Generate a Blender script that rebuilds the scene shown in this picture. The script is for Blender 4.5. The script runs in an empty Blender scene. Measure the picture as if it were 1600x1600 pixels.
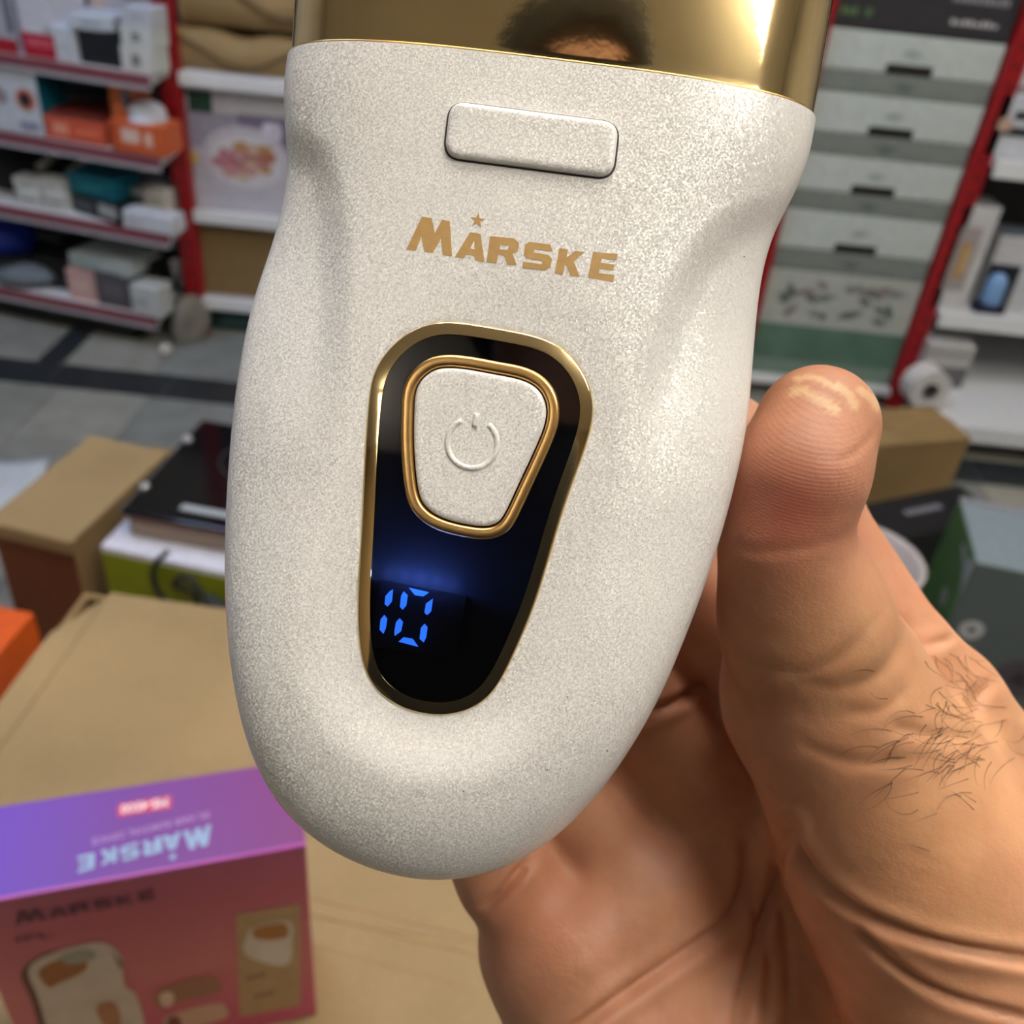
import bpy, bmesh, math, random
import numpy as np
from mathutils import Vector, Matrix
from mathutils.geometry import tessellate_polygon
random.seed(7); np.random.seed(7)
R = math.radians
# ------------------------------------------------------------------ camera, world, exposure
F = 1500.0; CAMH = 1.25                       # focal length in pixels of a 1600 px frame, camera height
VP = np.array([-220.0, 2100.0])               # where the plumb lines meet, from the picture centre
TH = math.atan(F / np.hypot(*VP))
DN = VP / np.hypot(*VP); RT = np.array([DN[1], -DN[0]])
FW = np.array([0, math.cos(TH), -math.sin(TH)]); DW = np.array([0, -math.sin(TH), -math.cos(TH)]); XW = np.array([1.0, 0, 0])
CAMP = np.array([0, 0, CAMH])
cr = RT[0]*XW + DN[0]*DW; cu = -(RT[1]*XW + DN[1]*DW); cb = -FW
CM = Matrix(((cr[0], cu[0], cb[0], 0), (cr[1], cu[1], cb[1], 0), (cr[2], cu[2], cb[2], CAMH), (0, 0, 0, 1)))
scene = bpy.context.scene
COL = scene.collection
cam = bpy.data.cameras.new('camera'); camo = bpy.data.objects.new('camera', cam); COL.objects.link(camo)
cam.sensor_width = 36; cam.lens = F/1600*36; cam.clip_start = 0.01; cam.clip_end = 60
camo.matrix_world = CM; scene.camera = camo
cam.dof.use_dof = True; cam.dof.focus_distance = 0.138; cam.dof.aperture_fstop = cam.lens/1.0   # a pupil of about one millimetre
cam.dof.aperture_fstop = 23.0
world = bpy.data.worlds.new('world'); scene.world = world; world.use_nodes = True
world.node_tree.nodes['Background'].inputs[0].default_value = (0.9, 0.95, 1, 1)
world.node_tree.nodes['Background'].inputs[1].default_value = 0.05
vs = scene.view_settings; vs.view_transform = 'Standard'; vs.look = 'None'; vs.gamma = 1; vs.use_curve_mapping = False
vs.exposure = 0.27
LAMP = 10.2                                   # radiance of the ceiling panels

# ------------------------------------------------------------------ picture geometry
def ray(x, y):
    p = np.array([x-800.0, y-800.0]); a = p@RT/F; b = p@DN/F
    return a*XW + FW + b*DW
def onz(x, y, z): v = ray(x, y); return CAMP + v*(z-CAMH)/v[2]
def onpl(x, y, Q, n): v = ray(x, y); return CAMP + v*(((np.asarray(Q)-CAMP)@n)/(v@n))
# ------------------------------------------------------------------ materials
MATS = {}
def nodes(name):
    m = bpy.data.materials.new(name); m.use_nodes = True
    return m, m.node_tree.nodes, m.node_tree.links, m.node_tree.nodes['Principled BSDF']
def lin(c): return tuple((v/12.92 if v <= .04045 else ((v+.055)/1.055)**2.4) for v in (x/255 for x in c))
def mat(rgb, rough=.55, metal=0.0, var=.08, scale=60, name=None, bump=0.0, coat=0.0):
    key = (tuple(rgb), rough, metal, var, scale, bump, coat)
    if key in MATS: return MATS[key]
    m, N, L, b = nodes(name or 'surface_%d_%d_%d' % tuple(rgb))
    c = lin(rgb)
    tc = N.new('ShaderNodeTexCoord'); nz = N.new('ShaderNodeTexNoise'); nz.inputs['Scale'].default_value = scale; nz.inputs['Detail'].default_value = 4
    L.new(tc.outputs['Object'], nz.inputs['Vector'])
    rmp = N.new('ShaderNodeValToRGB')
    rmp.color_ramp.elements[0].color = (*[v*(1-var) for v in c], 1); rmp.color_ramp.elements[1].color = (*[min(1, v*(1+var)) for v in c], 1)
    rmp.color_ramp.elements[0].position = .3; rmp.color_ramp.elements[1].position = .7
    L.new(nz.outputs['Fac'], rmp.inputs['Fac']); L.new(rmp.outputs['Color'], b.inputs['Base Color'])
    b.inputs['Roughness'].default_value = rough; b.inputs['Metallic'].default_value = metal; b.inputs['Coat Weight'].default_value = coat
    if bump:
        bp = N.new('ShaderNodeBump'); bp.inputs['Strength'].default_value = bump; bp.inputs['Distance'].default_value = .002
        L.new(nz.outputs['Fac'], bp.inputs['Height']); L.new(bp.outputs['Normal'], b.inputs['Normal'])
    MATS[key] = m; return m
def emit(rgb, s, name):
    m, N, L, b = nodes(name); c = lin(rgb)
    b.inputs['Base Color'].default_value = (*c, 1); b.inputs['Emission Color'].default_value = (*c, 1); b.inputs['Emission Strength'].default_value = s
    return m
# ------------------------------------------------------------------ mesh helpers
def link(name, me, m=None, parent=None, smooth=False):
    o = bpy.data.objects.new(name, me); COL.objects.link(o)
    if m: me.materials.append(m)
    if parent: o.parent = parent
    if smooth: me.polygons.foreach_set('use_smooth', [True]*len(me.polygons))
    return o
def pyd(name, v, f, m=None, parent=None, smooth=False):
    me = bpy.data.meshes.new(name); me.from_pydata([tuple(map(float, p)) for p in v], [], f); me.update()
    return link(name, me, m, parent, smooth)
def tag(o, label, cat, group=None, kind=None):
    o['label'] = label; o['category'] = cat
    if group: o['group'] = group
    if kind: o['kind'] = kind
    return o
def empty(name, loc=(0, 0, 0), rz=0.0):
    o = bpy.data.objects.new(name, None); COL.objects.link(o); o.location = loc; o.rotation_euler = (0, 0, rz); o.empty_display_size = .02; return o
def bmbox(bm, x0, x1, y0, y1, z0, z1):
    vs_ = [bm.verts.new(p) for p in ((x0,y0,z0),(x1,y0,z0),(x1,y1,z0),(x0,y1,z0),(x0,y0,z1),(x1,y0,z1),(x1,y1,z1),(x0,y1,z1))]
    for q in ((0,3,2,1),(4,5,6,7),(0,1,5,4),(1,2,6,5),(2,3,7,6),(3,0,4,7)): bm.faces.new([vs_[i] for i in q])
def box(name, x0, x1, y0, y1, z0, z1, m, parent=None, bev=0.0, seg=2):
    bm = bmesh.new(); bmbox(bm, min(x0,x1), max(x0,x1), min(y0,y1), max(y0,y1), min(z0,z1), max(z0,z1))
    if bev: bmesh.ops.bevel(bm, geom=bm.edges[:], offset=bev, segments=seg, affect='EDGES', profile=.5)
    me = bpy.data.meshes.new(name); bm.to_mesh(me); bm.free()
    return link(name, me, m, parent)
def lathe(name, prof, m, parent=None, n=32, smooth=True):
    v = []; f = []
    for r, z in prof: v += [(r*math.cos(2*PI*i/n), r*math.sin(2*PI*i/n), z) for i in range(n)]
    for k in range(len(prof)-1):
        for i in range(n): j = (i+1) % n; f.append((k*n+i, k*n+j, (k+1)*n+j, (k+1)*n+i))
    return pyd(name, v, f, m, parent, smooth)
PI = math.pi
def tube(name, pts, r, m, parent=None, n=8, closed_ends=True):
    pts = [np.array(p, float) for p in pts]; v = []; f = []
    up = np.array([.13, .31, .94])
    for i, p in enumerate(pts):
        t = pts[min(i+1, len(pts)-1)] - pts[max(i-1, 0)]; t /= np.linalg.norm(t)+1e-12
        a = np.cross(t, up); a /= np.linalg.norm(a)+1e-12; b = np.cross(t, a); rr = r[i] if hasattr(r, '__len__') else r
        v += [p + rr*(math.cos(2*PI*k/n)*a + math.sin(2*PI*k/n)*b) for k in range(n)]
    for i in range(len(pts)-1):
        for k in range(n): j = (k+1) % n; f.append((i*n+k, i*n+j, (i+1)*n+j, (i+1)*n+k))
    f.append(tuple(range(n-1, -1, -1))); f.append(tuple((len(pts)-1)*n+k for k in range(n)))
    return pyd(name, v, f, m, parent, True)
def catmull(pts, n=12, closed=False):
    P = np.array(pts, float); out = []
    N_ = len(P); rng = range(N_ if closed else N_-1)
    for i in rng:
        if closed: p0, p1, p2, p3 = P[i-1], P[i], P[(i+1) % N_], P[(i+2) % N_]
        else: p0, p1, p2, p3 = P[max(i-1, 0)], P[i], P[i+1], P[min(i+2, N_-1)]
        for k in range(n):
            t = k/n; out.append(.5*((2*p1)+(-p0+p2)*t+(2*p0-5*p1+4*p2-p3)*t*t+(-p0+3*p1-3*p2+p3)*t**3))
    if not closed: out.append(P[-1])
    return np.array(out)
def lump(name, c, size, m, parent=None, amp=.12, seed=0, flat=True, freq=3.0):
    """soft bag-like body resting on its base (c = centre of the base)"""
    bm = bmesh.new(); bmesh.ops.create_icosphere(bm, subdivisions=4, radius=1)
    rnd = random.Random(seed); ph = [(rnd.uniform(-freq, freq), rnd.uniform(-freq, freq), rnd.uniform(-freq, freq), rnd.uniform(0, 6)) for _ in range(7)]
    for v in bm.verts:
        d = 1 + amp*sum(math.sin(a*v.co.x+b*v.co.y+g*v.co.z+h) for a, b, g, h in ph)/2.2
        q = v.co*d
        if flat: q.z = max(q.z, -.72)
        v.co = Vector((c[0]+q.x*size[0]/2, c[1]+q.y*size[1]/2, c[2]+(q.z+.72)*size[2]/1.72))
    me = bpy.data.meshes.new(name); bm.to_mesh(me); bm.free()
    return link(name, me, m, parent, True)
def polymesh(name, polys, m, parent, conv, thick=None):
    """flat print: 2-D polygons (each [outer, hole, ...]) set on a surface by conv(x, y) -> 3-D point"""
    V = []; Fc = []
    for rings in polys:
        vec = [[Vector((p[0], p[1], 0)) for p in r_] for r_ in rings]
        flat = [p for r_ in rings for p in r_]; base = len(V)
        V += [conv(p[0], p[1]) for p in flat]
        for t in tessellate_polygon(vec): Fc.append(tuple(base+i for i in t))
    return pyd(name, V, Fc, m, parent)
# ------------------------------------------------------------------ lettering outlines (unit height ~1, baseline at 0), sheared bold capitals
LRAW = {
 'M': [[(132,1030),(225,832),(285,842),(302,930),(345,850),(392,860),(405,1068),(350,1060),(338,965),(290,1048),(240,1040),(222,950),(190,1035)]],
 'A': [[(422,1072),(512,925),(575,935),(598,1100),(545,1092),(540,1065),(490,1055),(475,1080)], [(512,1021),(540,1026),(537,975)]],
 'R': [[(610,1102),(632,948),(775,962),(805,990),(795,1040),(765,1055),(790,1120),(735,1118),(715,1062),(680,1058),(670,1108)], [(692,1000),(688,1026),(735,1031),(745,1005)]],
 'S': [[(822,1138),(828,1100),(940,1116),(942,1096),(850,1080),(832,1055),(840,1000),(865,982),(990,998),(1005,1040),(895,1025),(892,1045),(980,1060),(1000,1085),(990,1135),(960,1152)]],
 'K': [[(1015,1170),(1045,1020),(1095,1028),(1088,1075),(1140,1035),(1192,1045),(1130,1098),(1165,1190),(1110,1185),(1085,1120),(1075,1118),(1065,1178)]],
 'E': [[(1215,1195),(1245,1042),(1390,1054),(1384,1092),(1295,1082),(1290,1107),(1372,1117),(1365,1152),(1284,1142),(1278,1168),(1372,1180),(1364,1222)]],
 'star': [[(557+(48 if k % 2 == 0 else 18)*math.sin(k*PI/5+.15), 855-(48 if k % 2 == 0 else 18)*math.cos(k*PI/5+.15)) for k in range(10)]]}
def letter_px(k): return [[(600+x*.2625, 120+y*.2625) for x, y in r_] for r_ in LRAW[k]]
def letter_unit(k):
    """the same capitals in a level frame: x 0..1 over the word, y up"""
    a = math.atan2(192, 1230); ca, sa = math.cos(a), math.sin(a); out = []
    for r_ in LRAW[k]: out.append([(((x-132)*ca+(y-1030)*sa)/1245, -(-(x-132)*sa+(y-1030)*ca)/1245) for x, y in r_])
    return out
WORD = ['M', 'A', 'R', 'S', 'K', 'E', 'star']
# ------------------------------------------------------------------ the room
def struct(o): o['kind'] = 'structure'; return o
M_wall = mat((196, 194, 188), .8, var=.04, scale=3); M_ceil = mat((236, 233, 226), .85, var=.03, scale=3)
M_grout = mat((104, 104, 100), .8)
fl = struct(box('floor', -3, 3, -2.6, 3.2, -.06, -.004, M_grout))
struct(box('ceiling', -3, 3, -2.6, 3.2, 3.0, 3.06, M_ceil))
struct(box('wall_back', -3, 3, 3.06, 3.16, 0, 3, mat((150, 140, 122), .8, scale=3)))
struct(box('wall_left', -3.06, -2.96, -2.6, 3.2, 0, 3, M_wall)); struct(box('wall_right', 2.96, 3.06, -2.6, 3.2, 0, 3, M_wall))
struct(box('wall_front', -3, 3, -2.66, -2.56, 0, 3, mat((170, 150, 120), .8, scale=3)))
TILE = [mat(c, .42, var=.16, scale=14, bump=.1) for c in ((142, 142, 134), (132, 133, 127), (150, 147, 136), (124, 127, 124))]
M_strip = mat((38, 42, 46), .4, var=.15, scale=20)
def tile(x0, x1, y0, y1, m):
    box('tile', x0+.002, x1-.002, y0+.002, y1-.002, -.005, 0, m, fl, bev=.0015, seg=1)
k = 0
for i in range(-9, 15):
    for j in range(0, 9):
        x0 = -1.18+.235*i + (.1175 if False else 0); y1 = 2.10-.245*j
        if -2.2 < x0 < 2.3: tile(x0, x0+.235, y1-.245, y1, TILE[(i*7+j*5+(i*j) % 3) % 4]); k += 1
for i in range(-4, 14): tile(-1.22+.30*i, -1.22+.30*i+.30, 2.10, 2.22, M_strip)
for j in range(3):
    y0 = 2.22+.26*j
    tile(-1.29, -1.22, y0, y0+.26, M_strip)
    for i in range(0, 13): tile(-1.22+.24*i, -1.22+.24*i+.24, y0, y0+.26, TILE[(i*3+j) % 4])
    for i in range(0, 4): tile(-1.29-.24*(i+1), -1.29-.24*i, y0, y0+.26, TILE[(i+j*2+1) % 4])
# ceiling lamps ------------------------------------------------------
def lamp(x, y, sx, sy, rgb, s, label):
    e = empty('ceiling_light', (x, y, 2.80)); fm = mat((225, 225, 225), .4)
    bm = bmesh.new()
    bmbox(bm, -sx/2-.02, sx/2+.02, -sy/2-.02, -sy/2, 0, .068); bmbox(bm, -sx/2-.02, sx/2+.02, sy/2, sy/2+.02, 0, .068)
    bmbox(bm, -sx/2-.02, -sx/2, -sy/2, sy/2, 0, .068); bmbox(bm, sx/2, sx/2+.02, -sy/2, sy/2, 0, .068)
    me = bpy.data.meshes.new('lamp_frame'); bm.to_mesh(me); bm.free(); link('lamp_frame', me, fm, e)
    box('diffuser', -sx/2, sx/2, -sy/2, sy/2, .01, .06, emit(rgb, s, 'lamp_light'), e)
    for hx in (-sx/2+.05, sx/2-.05): box('hanger_rod', hx-.004, hx+.004, -.004, .004, .06, .2, fm, e)
    tag(e, label, 'light', 'ceiling light panels')
lamp(1.15, -.55, .9, .5, (255, 250, 243), LAMP*1.25, 'long ceiling panel above the right shoulder of the photographer')
lamp(-.95, -2.1, .9, .5, (255, 250, 243), LAMP*.35, 'long ceiling panel above the left shoulder of the photographer')
lamp(-1.15, 1.5, .9, .5, (190, 212, 255), LAMP*1.1, 'cool ceiling panel above the left shelf rack')
lamp(1.1, 1.35, .9, .4, (255, 250, 244), LAMP*.9, 'white ceiling panel above the right shelf rack')
lamp(.05, .5, 1.0, .5, (255, 249, 240), LAMP*1.0, 'white ceiling panel straight above the cartons')
# ------------------------------------------------------------------ shelving
M_red = mat((150, 12, 24), .4, var=.1, scale=30); M_white = mat((214, 216, 218), .45, var=.04); M_lip = mat((176, 176, 184), .4); M_lipred = mat((128, 70, 80), .45)
M_dark = mat((18, 18, 20), .6); M_back = mat((60, 60, 66), .7)
Y0 = 2.458
RA = np.array([-.973, 2.323, 0]); LA = np.array([-1.462, 2.416, 0]); EXA = (RA-LA)/np.linalg.norm(RA-LA); EYA = np.array([-EXA[1], EXA[0], 0])
YAW_A = math.atan2(EXA[1], EXA[0])
class Face:                                   # a rack front: origin, direction along it, direction into it
    def __init__(s, O, ex, ey): s.O, s.ex, s.ey = np.array(O, float), np.array(ex, float), np.array(ey, float); s.yaw = math.atan2(ex[1], ex[0])
    def at(s, px, py, inset=0.0):
        P = onpl(px, py, s.O+s.ey*inset, s.ey); return (P-s.O)@s.ex, P[2]
    def pos(s, a, b, z): P = s.O+s.ex*a+s.ey*b; return (P[0], P[1], z)
FA = Face(RA, EXA, EYA); FB = Face((0, Y0, 0), (1, 0, 0), (0, 1, 0))
ZA = [.715, .53, .339, .10]
ra = empty('shelf_rack', FA.pos(-.7, .02, 0), FA.yaw)
tag(ra, 'shelf rack with red-edged white shelves crowded with boxes and tools', 'shelf rack')
for i, z in enumerate(ZA):                     # local frame: x along, y in, origin at a=-.7
    xe = .735 if i < 3 else .665; q_ = [(-.55, 0), (xe, 0), (xe-.075, .36), (-.55, .36)]
    sh = pyd('shelf', [(x, y, z-.025) for x, y in q_]+[(x, y, z) for x, y in q_], [(3,2,1,0), (4,5,6,7), (0,1,5,4), (1,2,6,5), (2,3,7,6), (3,0,4,7)], M_white, ra)
    box('price_rail', -.55, xe, -.012, -.001, z-.026, z-.002, M_lipred, sh, bev=.002)
    box('rail_edge', -.55, xe, -.014, -.001, z-.034, z-.026, M_lip, sh)
box('back_panel', -.55, .65, .372, .384, .05, 1.3, M_back, ra)
for a in (-.53, .1): box('upright', a-.02, a+.02, .386, .42, 0, 1.3, M_red, ra, bev=.002)
box('plinth', -.55, .57, .03, .36, 0, .074, M_dark, ra)
# straight racks along the back
rb = empty('slotted_rack', (0, Y0, 0))
tag(rb, 'slotted red steel uprights carrying white shelves along the back', 'shelf rack')
slot_me = None
def post(x, name='upright'):
    p = box(name, x-.024, x+.024, 0, .035, 0, 1.6, M_red, rb, bev=.0025)
    global slot_me
    for q in range(36):
        z = .06+.042*q
        if slot_me is None:
            s_ = box('slot', -.004, .004, -.0012, .001, -.007, .007, mat((70, 8, 14), .6), p); slot_me = s_.data; s_.location = (x, 0, z)
        else:
            s_ = bpy.data.objects.new('slot', slot_me); COL.objects.link(s_); s_.parent = p; s_.location = (x, 0, z)
for x in (-.938, .585, 1.045): post(x)
def shelfB(x0, x1, z, y=0.0, dep=.45, lip=.03, holes=False):
    sh = box('shelf', x0, x1, y, dep, z-.02, z, M_white, rb, bev=.002)
    box('shelf_lip', x0, x1, y-.004, y+.004, z-lip, z+.002, mat((222, 225, 228), .4, var=.03), sh, bev=.0015)
for z in (.70, .362, .118): shelfB(-.915, .56, z)
for z in (.70, .31): shelfB(1.068, 1.9, z, -.03, lip=.04)
shelfB(1.068, 1.9, .10, -.25, lip=.045)
box('back_panel', -.93, .58, .50, .51, .05, 1.6, M_dark, rb); box('back_panel', 1.05, 1.95, .50, .51, .05, 1.6, M_dark, rb)
# ------------------------------------------------------------------ goods
def goods(name, label, cat, face, x0, x1, yt, zb=None, yb=None, inset=.03, depth=.12, rgb=(210, 212, 215), prints=(), group=None, turn=0.0, rough=.5, lid=None, flaps=False, bev=.002, top=None):
    """a carton whose front shows at pixels x0..x1, top yt; zb = height of what it stands on (or yb = pixel of its base)"""
    xm = (x0+x1)/2; xl, xr = xm-(xm-x0), x1
    if zb is None: zb = face.at(xm, yb, inset)[1]
    ym = yt+6; a0 = face.at(x0, ym, inset)[0]; a1 = face.at(x1, ym, inset)[0]; zt = face.at(xm, yt, inset)[1]
    zt = max(zt, zb+.008)
    w, h = abs(a1-a0), zt-zb
    e = empty(name, face.pos((a0+a1)/2, inset+depth/2, zb), face.yaw+turn)
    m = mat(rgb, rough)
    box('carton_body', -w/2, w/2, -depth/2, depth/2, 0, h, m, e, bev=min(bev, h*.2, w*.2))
    if lid:
        box('lid', -w/2-.0015, w/2+.0015, -depth/2-.0015, depth/2+.0015, h*.72, h+.0015, mat(lid, rough), e, bev=.001)
    else:
        box('flap_seam', -w/2+.002, w/2-.002, -.0012, .0012, h-.0002, h+.0006, mat(tuple(int(c*.75) for c in rgb), .6), e)
    for pi_, pr in enumerate(prints):                                          # (x0,x1,z0,z1) as shares of the front, colour[, name]
        (u0, u1, v0, v1), c = pr[0], pr[1]; nm = pr[2] if len(pr) > 2 else 'printed_panel'
        if nm == 'printed_disc':
            n = 28; cx, cz = (u0+u1-1)/2*w, (v0+v1)/2*h; rx = (u1-u0)*w/2; rz = (v1-v0)*h/2
            pyd(nm, [(cx+rx*math.cos(2*PI*i/n), -depth/2-.0009-.0003*pi_, cz+rz*math.sin(2*PI*i/n)) for i in range(n)], [tuple(range(n))], mat(c, .5), e)
        elif nm == 'side_panel':
            box(nm, w/2, w/2+.0008, -depth/2+.001, depth/2-.001, v0*h, v1*h, mat(c, .5), e)
        else:
            box(nm, (u0-.5)*w, (u1-.5)*w, -depth/2-.0009-.0003*pi_, -depth/2+.0005, v0*h, v1*h, mat(c, .5), e)
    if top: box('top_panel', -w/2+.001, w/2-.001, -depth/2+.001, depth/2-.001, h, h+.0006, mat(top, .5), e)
    tag(e, label, cat, group); return e
W_ = (205, 210, 218); G1 = 'goods on the left shelf rack'
A = lambda *a, **k: goods(*a, face=FA, group=G1, **k)
z1, z2, z3, z4 = ZA
# top shelf
A('product_box', 'tall white box with a red band at its foot on the top left shelf', 'box', x0=13, x1=64, yt=-60, zb=z1, inset=.02, depth=.14, rgb=(205,208,222), prints=[((0,1,0,.26),(178,22,48)), ((.1,.9,.12,.2),(205,90,110)), ((.15,.85,.78,.82),(150,155,185))])
A('product_box', 'red and pale box cut by the left picture edge, top shelf', 'box', x0=-45, x1=9, yt=-30, zb=z1, inset=.02, depth=.14, rgb=(170,175,190), prints=[((0,1,0,.2),(170,16,36)), ((.8,.97,.3,1),(90,95,110))])
A('product_box', 'small plain white box beside the red-banded box', 'box', x0=67, x1=112, yt=42, zb=z1, inset=.02, depth=.1, rgb=(196,206,216), prints=[((.2,.8,.4,.45),(170,178,190))])
A('product_box', 'black cube box beneath a flat white box on the top shelf', 'box', x0=120, x1=184, yt=46, zb=z1, inset=.03, depth=.11, rgb=(14,22,28), prints=[((.15,.85,.1,.14),(40,48,55))])
A('flat_box', 'flat white box lying on the black cube box', 'box', x0=104, x1=168, yt=24, yb=47, inset=.025, depth=.1, rgb=(190,200,212), turn=.12, prints=[((.3,.7,.35,.6),(150,160,180))])
A('small_box', 'white small box at the foot of the narrow white stack', 'box', x0=187, x1=237, yt=74, zb=z1, inset=.02, depth=.07, rgb=(205,210,208), prints=[((.35,.6,.25,.7),(120,124,122))])
A('small_box', 'white small box in the middle of the narrow white stack', 'box', x0=187, x1=236, yt=41, yb=75, inset=.02, depth=.07, rgb=(200,207,208), prints=[((.35,.6,.3,.7),(125,128,126))])
A('small_box', 'white small box topping the narrow white stack', 'box', x0=189, x1=234, yt=11, yb=42, inset=.02, depth=.07, rgb=(190,196,208), prints=[((.3,.7,.45,.55),(150,155,170))])
A('product_box', 'dark narrow box standing next to the red post, top shelf', 'box', x0=240, x1=250, yt=40, zb=z1, inset=.12, depth=.06, rgb=(60,66,64), prints=[((.2,.8,.6,.8),(100,106,104))])
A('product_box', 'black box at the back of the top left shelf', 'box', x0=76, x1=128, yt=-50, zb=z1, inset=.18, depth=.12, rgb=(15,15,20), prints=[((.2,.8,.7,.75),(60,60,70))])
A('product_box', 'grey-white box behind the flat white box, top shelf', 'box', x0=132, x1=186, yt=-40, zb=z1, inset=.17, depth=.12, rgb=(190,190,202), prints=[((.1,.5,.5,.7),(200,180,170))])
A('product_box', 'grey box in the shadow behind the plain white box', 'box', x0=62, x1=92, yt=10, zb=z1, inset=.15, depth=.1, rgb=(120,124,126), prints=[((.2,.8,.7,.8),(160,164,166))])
# second shelf
A('product_box', 'white box with an orange ring picture and teal side', 'box', x0=-30, x1=50, yt=96, zb=z2, inset=.015, depth=.11, rgb=(196,206,218), prints=[((.1,.9,.88,.93),(150,160,175)), ((.56,.94,.36,.66),(205,120,100),'printed_disc',0), ((.62,.86,.41,.61),(40,34,44),'printed_disc',1), ((.12,.4,.4,.62),(150,140,150),'printed_disc',0), ((.55,.9,.1,.18),(130,130,160)), ((0,1,0,1),(0,92,112),'side_panel')])
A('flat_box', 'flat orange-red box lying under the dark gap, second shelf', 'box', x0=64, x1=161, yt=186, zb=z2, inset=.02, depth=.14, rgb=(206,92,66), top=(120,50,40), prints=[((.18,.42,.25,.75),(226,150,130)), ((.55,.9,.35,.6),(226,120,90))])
A('flat_box', 'dark red flat box on top of the flat orange-red box', 'box', x0=76, x1=160, yt=176, yb=187, inset=.05, depth=.12, rgb=(120,48,40), turn=-.06, prints=[((.2,.6,.3,.7),(150,80,70))])
A('product_box', 'orange box with white lettering block beside the red post', 'box', x0=171, x1=252, yt=194, zb=z2, inset=.012, depth=.09, rgb=(206,98,52), prints=[((.22,.55,.35,.8),(226,200,190)), ((.66,.8,.3,.75),(226,190,175)), ((.0,.12,.1,.9),(180,78,40))])
A('product_box', 'upright orange box with a grey tool picture', 'box', x0=168, x1=204, yt=127, yb=190, inset=.05, depth=.08, rgb=(208,112,66), prints=[((.5,.98,.25,.85),(120,112,120),'printed_disc',0), ((.7,.95,.4,.7),(60,50,66),'printed_disc',1)])
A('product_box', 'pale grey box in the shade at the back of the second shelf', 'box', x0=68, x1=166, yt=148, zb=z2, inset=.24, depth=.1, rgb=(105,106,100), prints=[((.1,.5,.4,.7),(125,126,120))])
A('product_box', 'dark box with paler patches behind the upright orange box', 'box', x0=206, x1=255, yt=132, zb=z2, inset=.16, depth=.12, rgb=(52,56,52), prints=[((.2,.6,.5,.8),(120,128,122)), ((.6,.9,.75,.95),(100,90,84))])
s_, zz = FA.at(233, 196, .07)
tag(lump('paper_bag', (0,0,0), (.10, .08, .052), mat((190,196,208), .7, bump=.4), amp=.2, seed=5), 'crumpled white paper bag lying on the orange lettered box', 'bag', G1).location = FA.pos(s_, .06, zz-.002)
# third shelf
for (x0, x1, yt, zb, yb, ins, lb) in ((20, 57, 279, None, 300, .04, 'little white box, upper left of the four by the black bag'), (60, 96, 281, None, 302, .04, 'little white box, upper right of the four by the black bag'), (27, 62, 300, z3, None, .03, 'little white box, lower left of the four by the black bag'), (68, 101, 302, z3, None, .03, 'little white box, lower right of the four by the black bag')):
    A('small_box', lb, 'box', x0=x0, x1=x1, yt=yt, zb=zb, yb=yb, inset=ins, depth=.05, rgb=(196,200,198), prints=[((.2,.8,.4,.6),(160,165,165))])
A('tool_tray', 'black tray under the teal box on the third shelf', 'tray', x0=108, x1=206, yt=314, zb=z3, inset=.03, depth=.16, rgb=(16,20,24), turn=-.28, prints=[((.1,.5,.2,.8),(70,76,84)), ((.6,.95,.3,.9),(170,176,176))])
A('product_box', 'teal blue box tilted across the black tray', 'box', x0=106, x1=182, yt=276, yb=310, inset=.05, depth=.1, rgb=(0,104,126), turn=-.1, top=(0,92,112), prints=[((.3,.75,.35,.6),(40,130,150))])
for x0, x1, lb, tn in ((72, 98, 'long white tube leaning left behind the teal box', -.5), (118, 145, 'long white tube leaning right behind the teal box', -.6)):
    a, zt = FA.at(x0+6, 268, .16); b, zt2 = FA.at(x1+24, 244, .30)
    e = tag(tube('white_tube', [FA.pos(a, .12, z3+.07), FA.pos((a+b)/2, .2, z3+.085), FA.pos(b, .3, z3+.10)], .013, mat((190,188,180), .5)), lb, 'tube', 'tubes on the third shelf')
A('box_lid', 'white sheet-like box lid right of the teal box', 'box', x0=170, x1=262, yt=296, zb=z3, inset=.1, depth=.14, rgb=(190,192,192), turn=-.3, prints=[((.1,.5,.3,.7),(150,150,165))])
A('product_box', 'bright white long box at the right front of the third shelf', 'box', x0=192, x1=268, yt=335, zb=z3, inset=.01, depth=.06, rgb=(204,210,220), prints=[((.1,.4,.3,.6),(180,186,196))])
A('small_box', 'cream box standing behind the bright white long box', 'box', x0=224, x1=258, yt=298, zb=z3, inset=.08, depth=.05, rgb=(200,196,186), prints=[((.2,.8,.2,.8),(176,172,162))])
A('product_box', 'dark grey box against the red post on the third shelf', 'box', x0=258, x1=272, yt=292, zb=z3, inset=.12, depth=.1, rgb=(70,74,72), prints=[((.2,.8,.3,.5),(110,114,112))])
s_, zz = FA.at(28, 262, .18)
tag(lump('cloth_bag', (0,0,0), (.34, .2, .12), mat((16,18,22), .8, bump=.3), amp=.14, seed=3), 'bulky black bag at the left back of the third shelf', 'bag', G1).location = FA.pos(s_, .18, z3)
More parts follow.
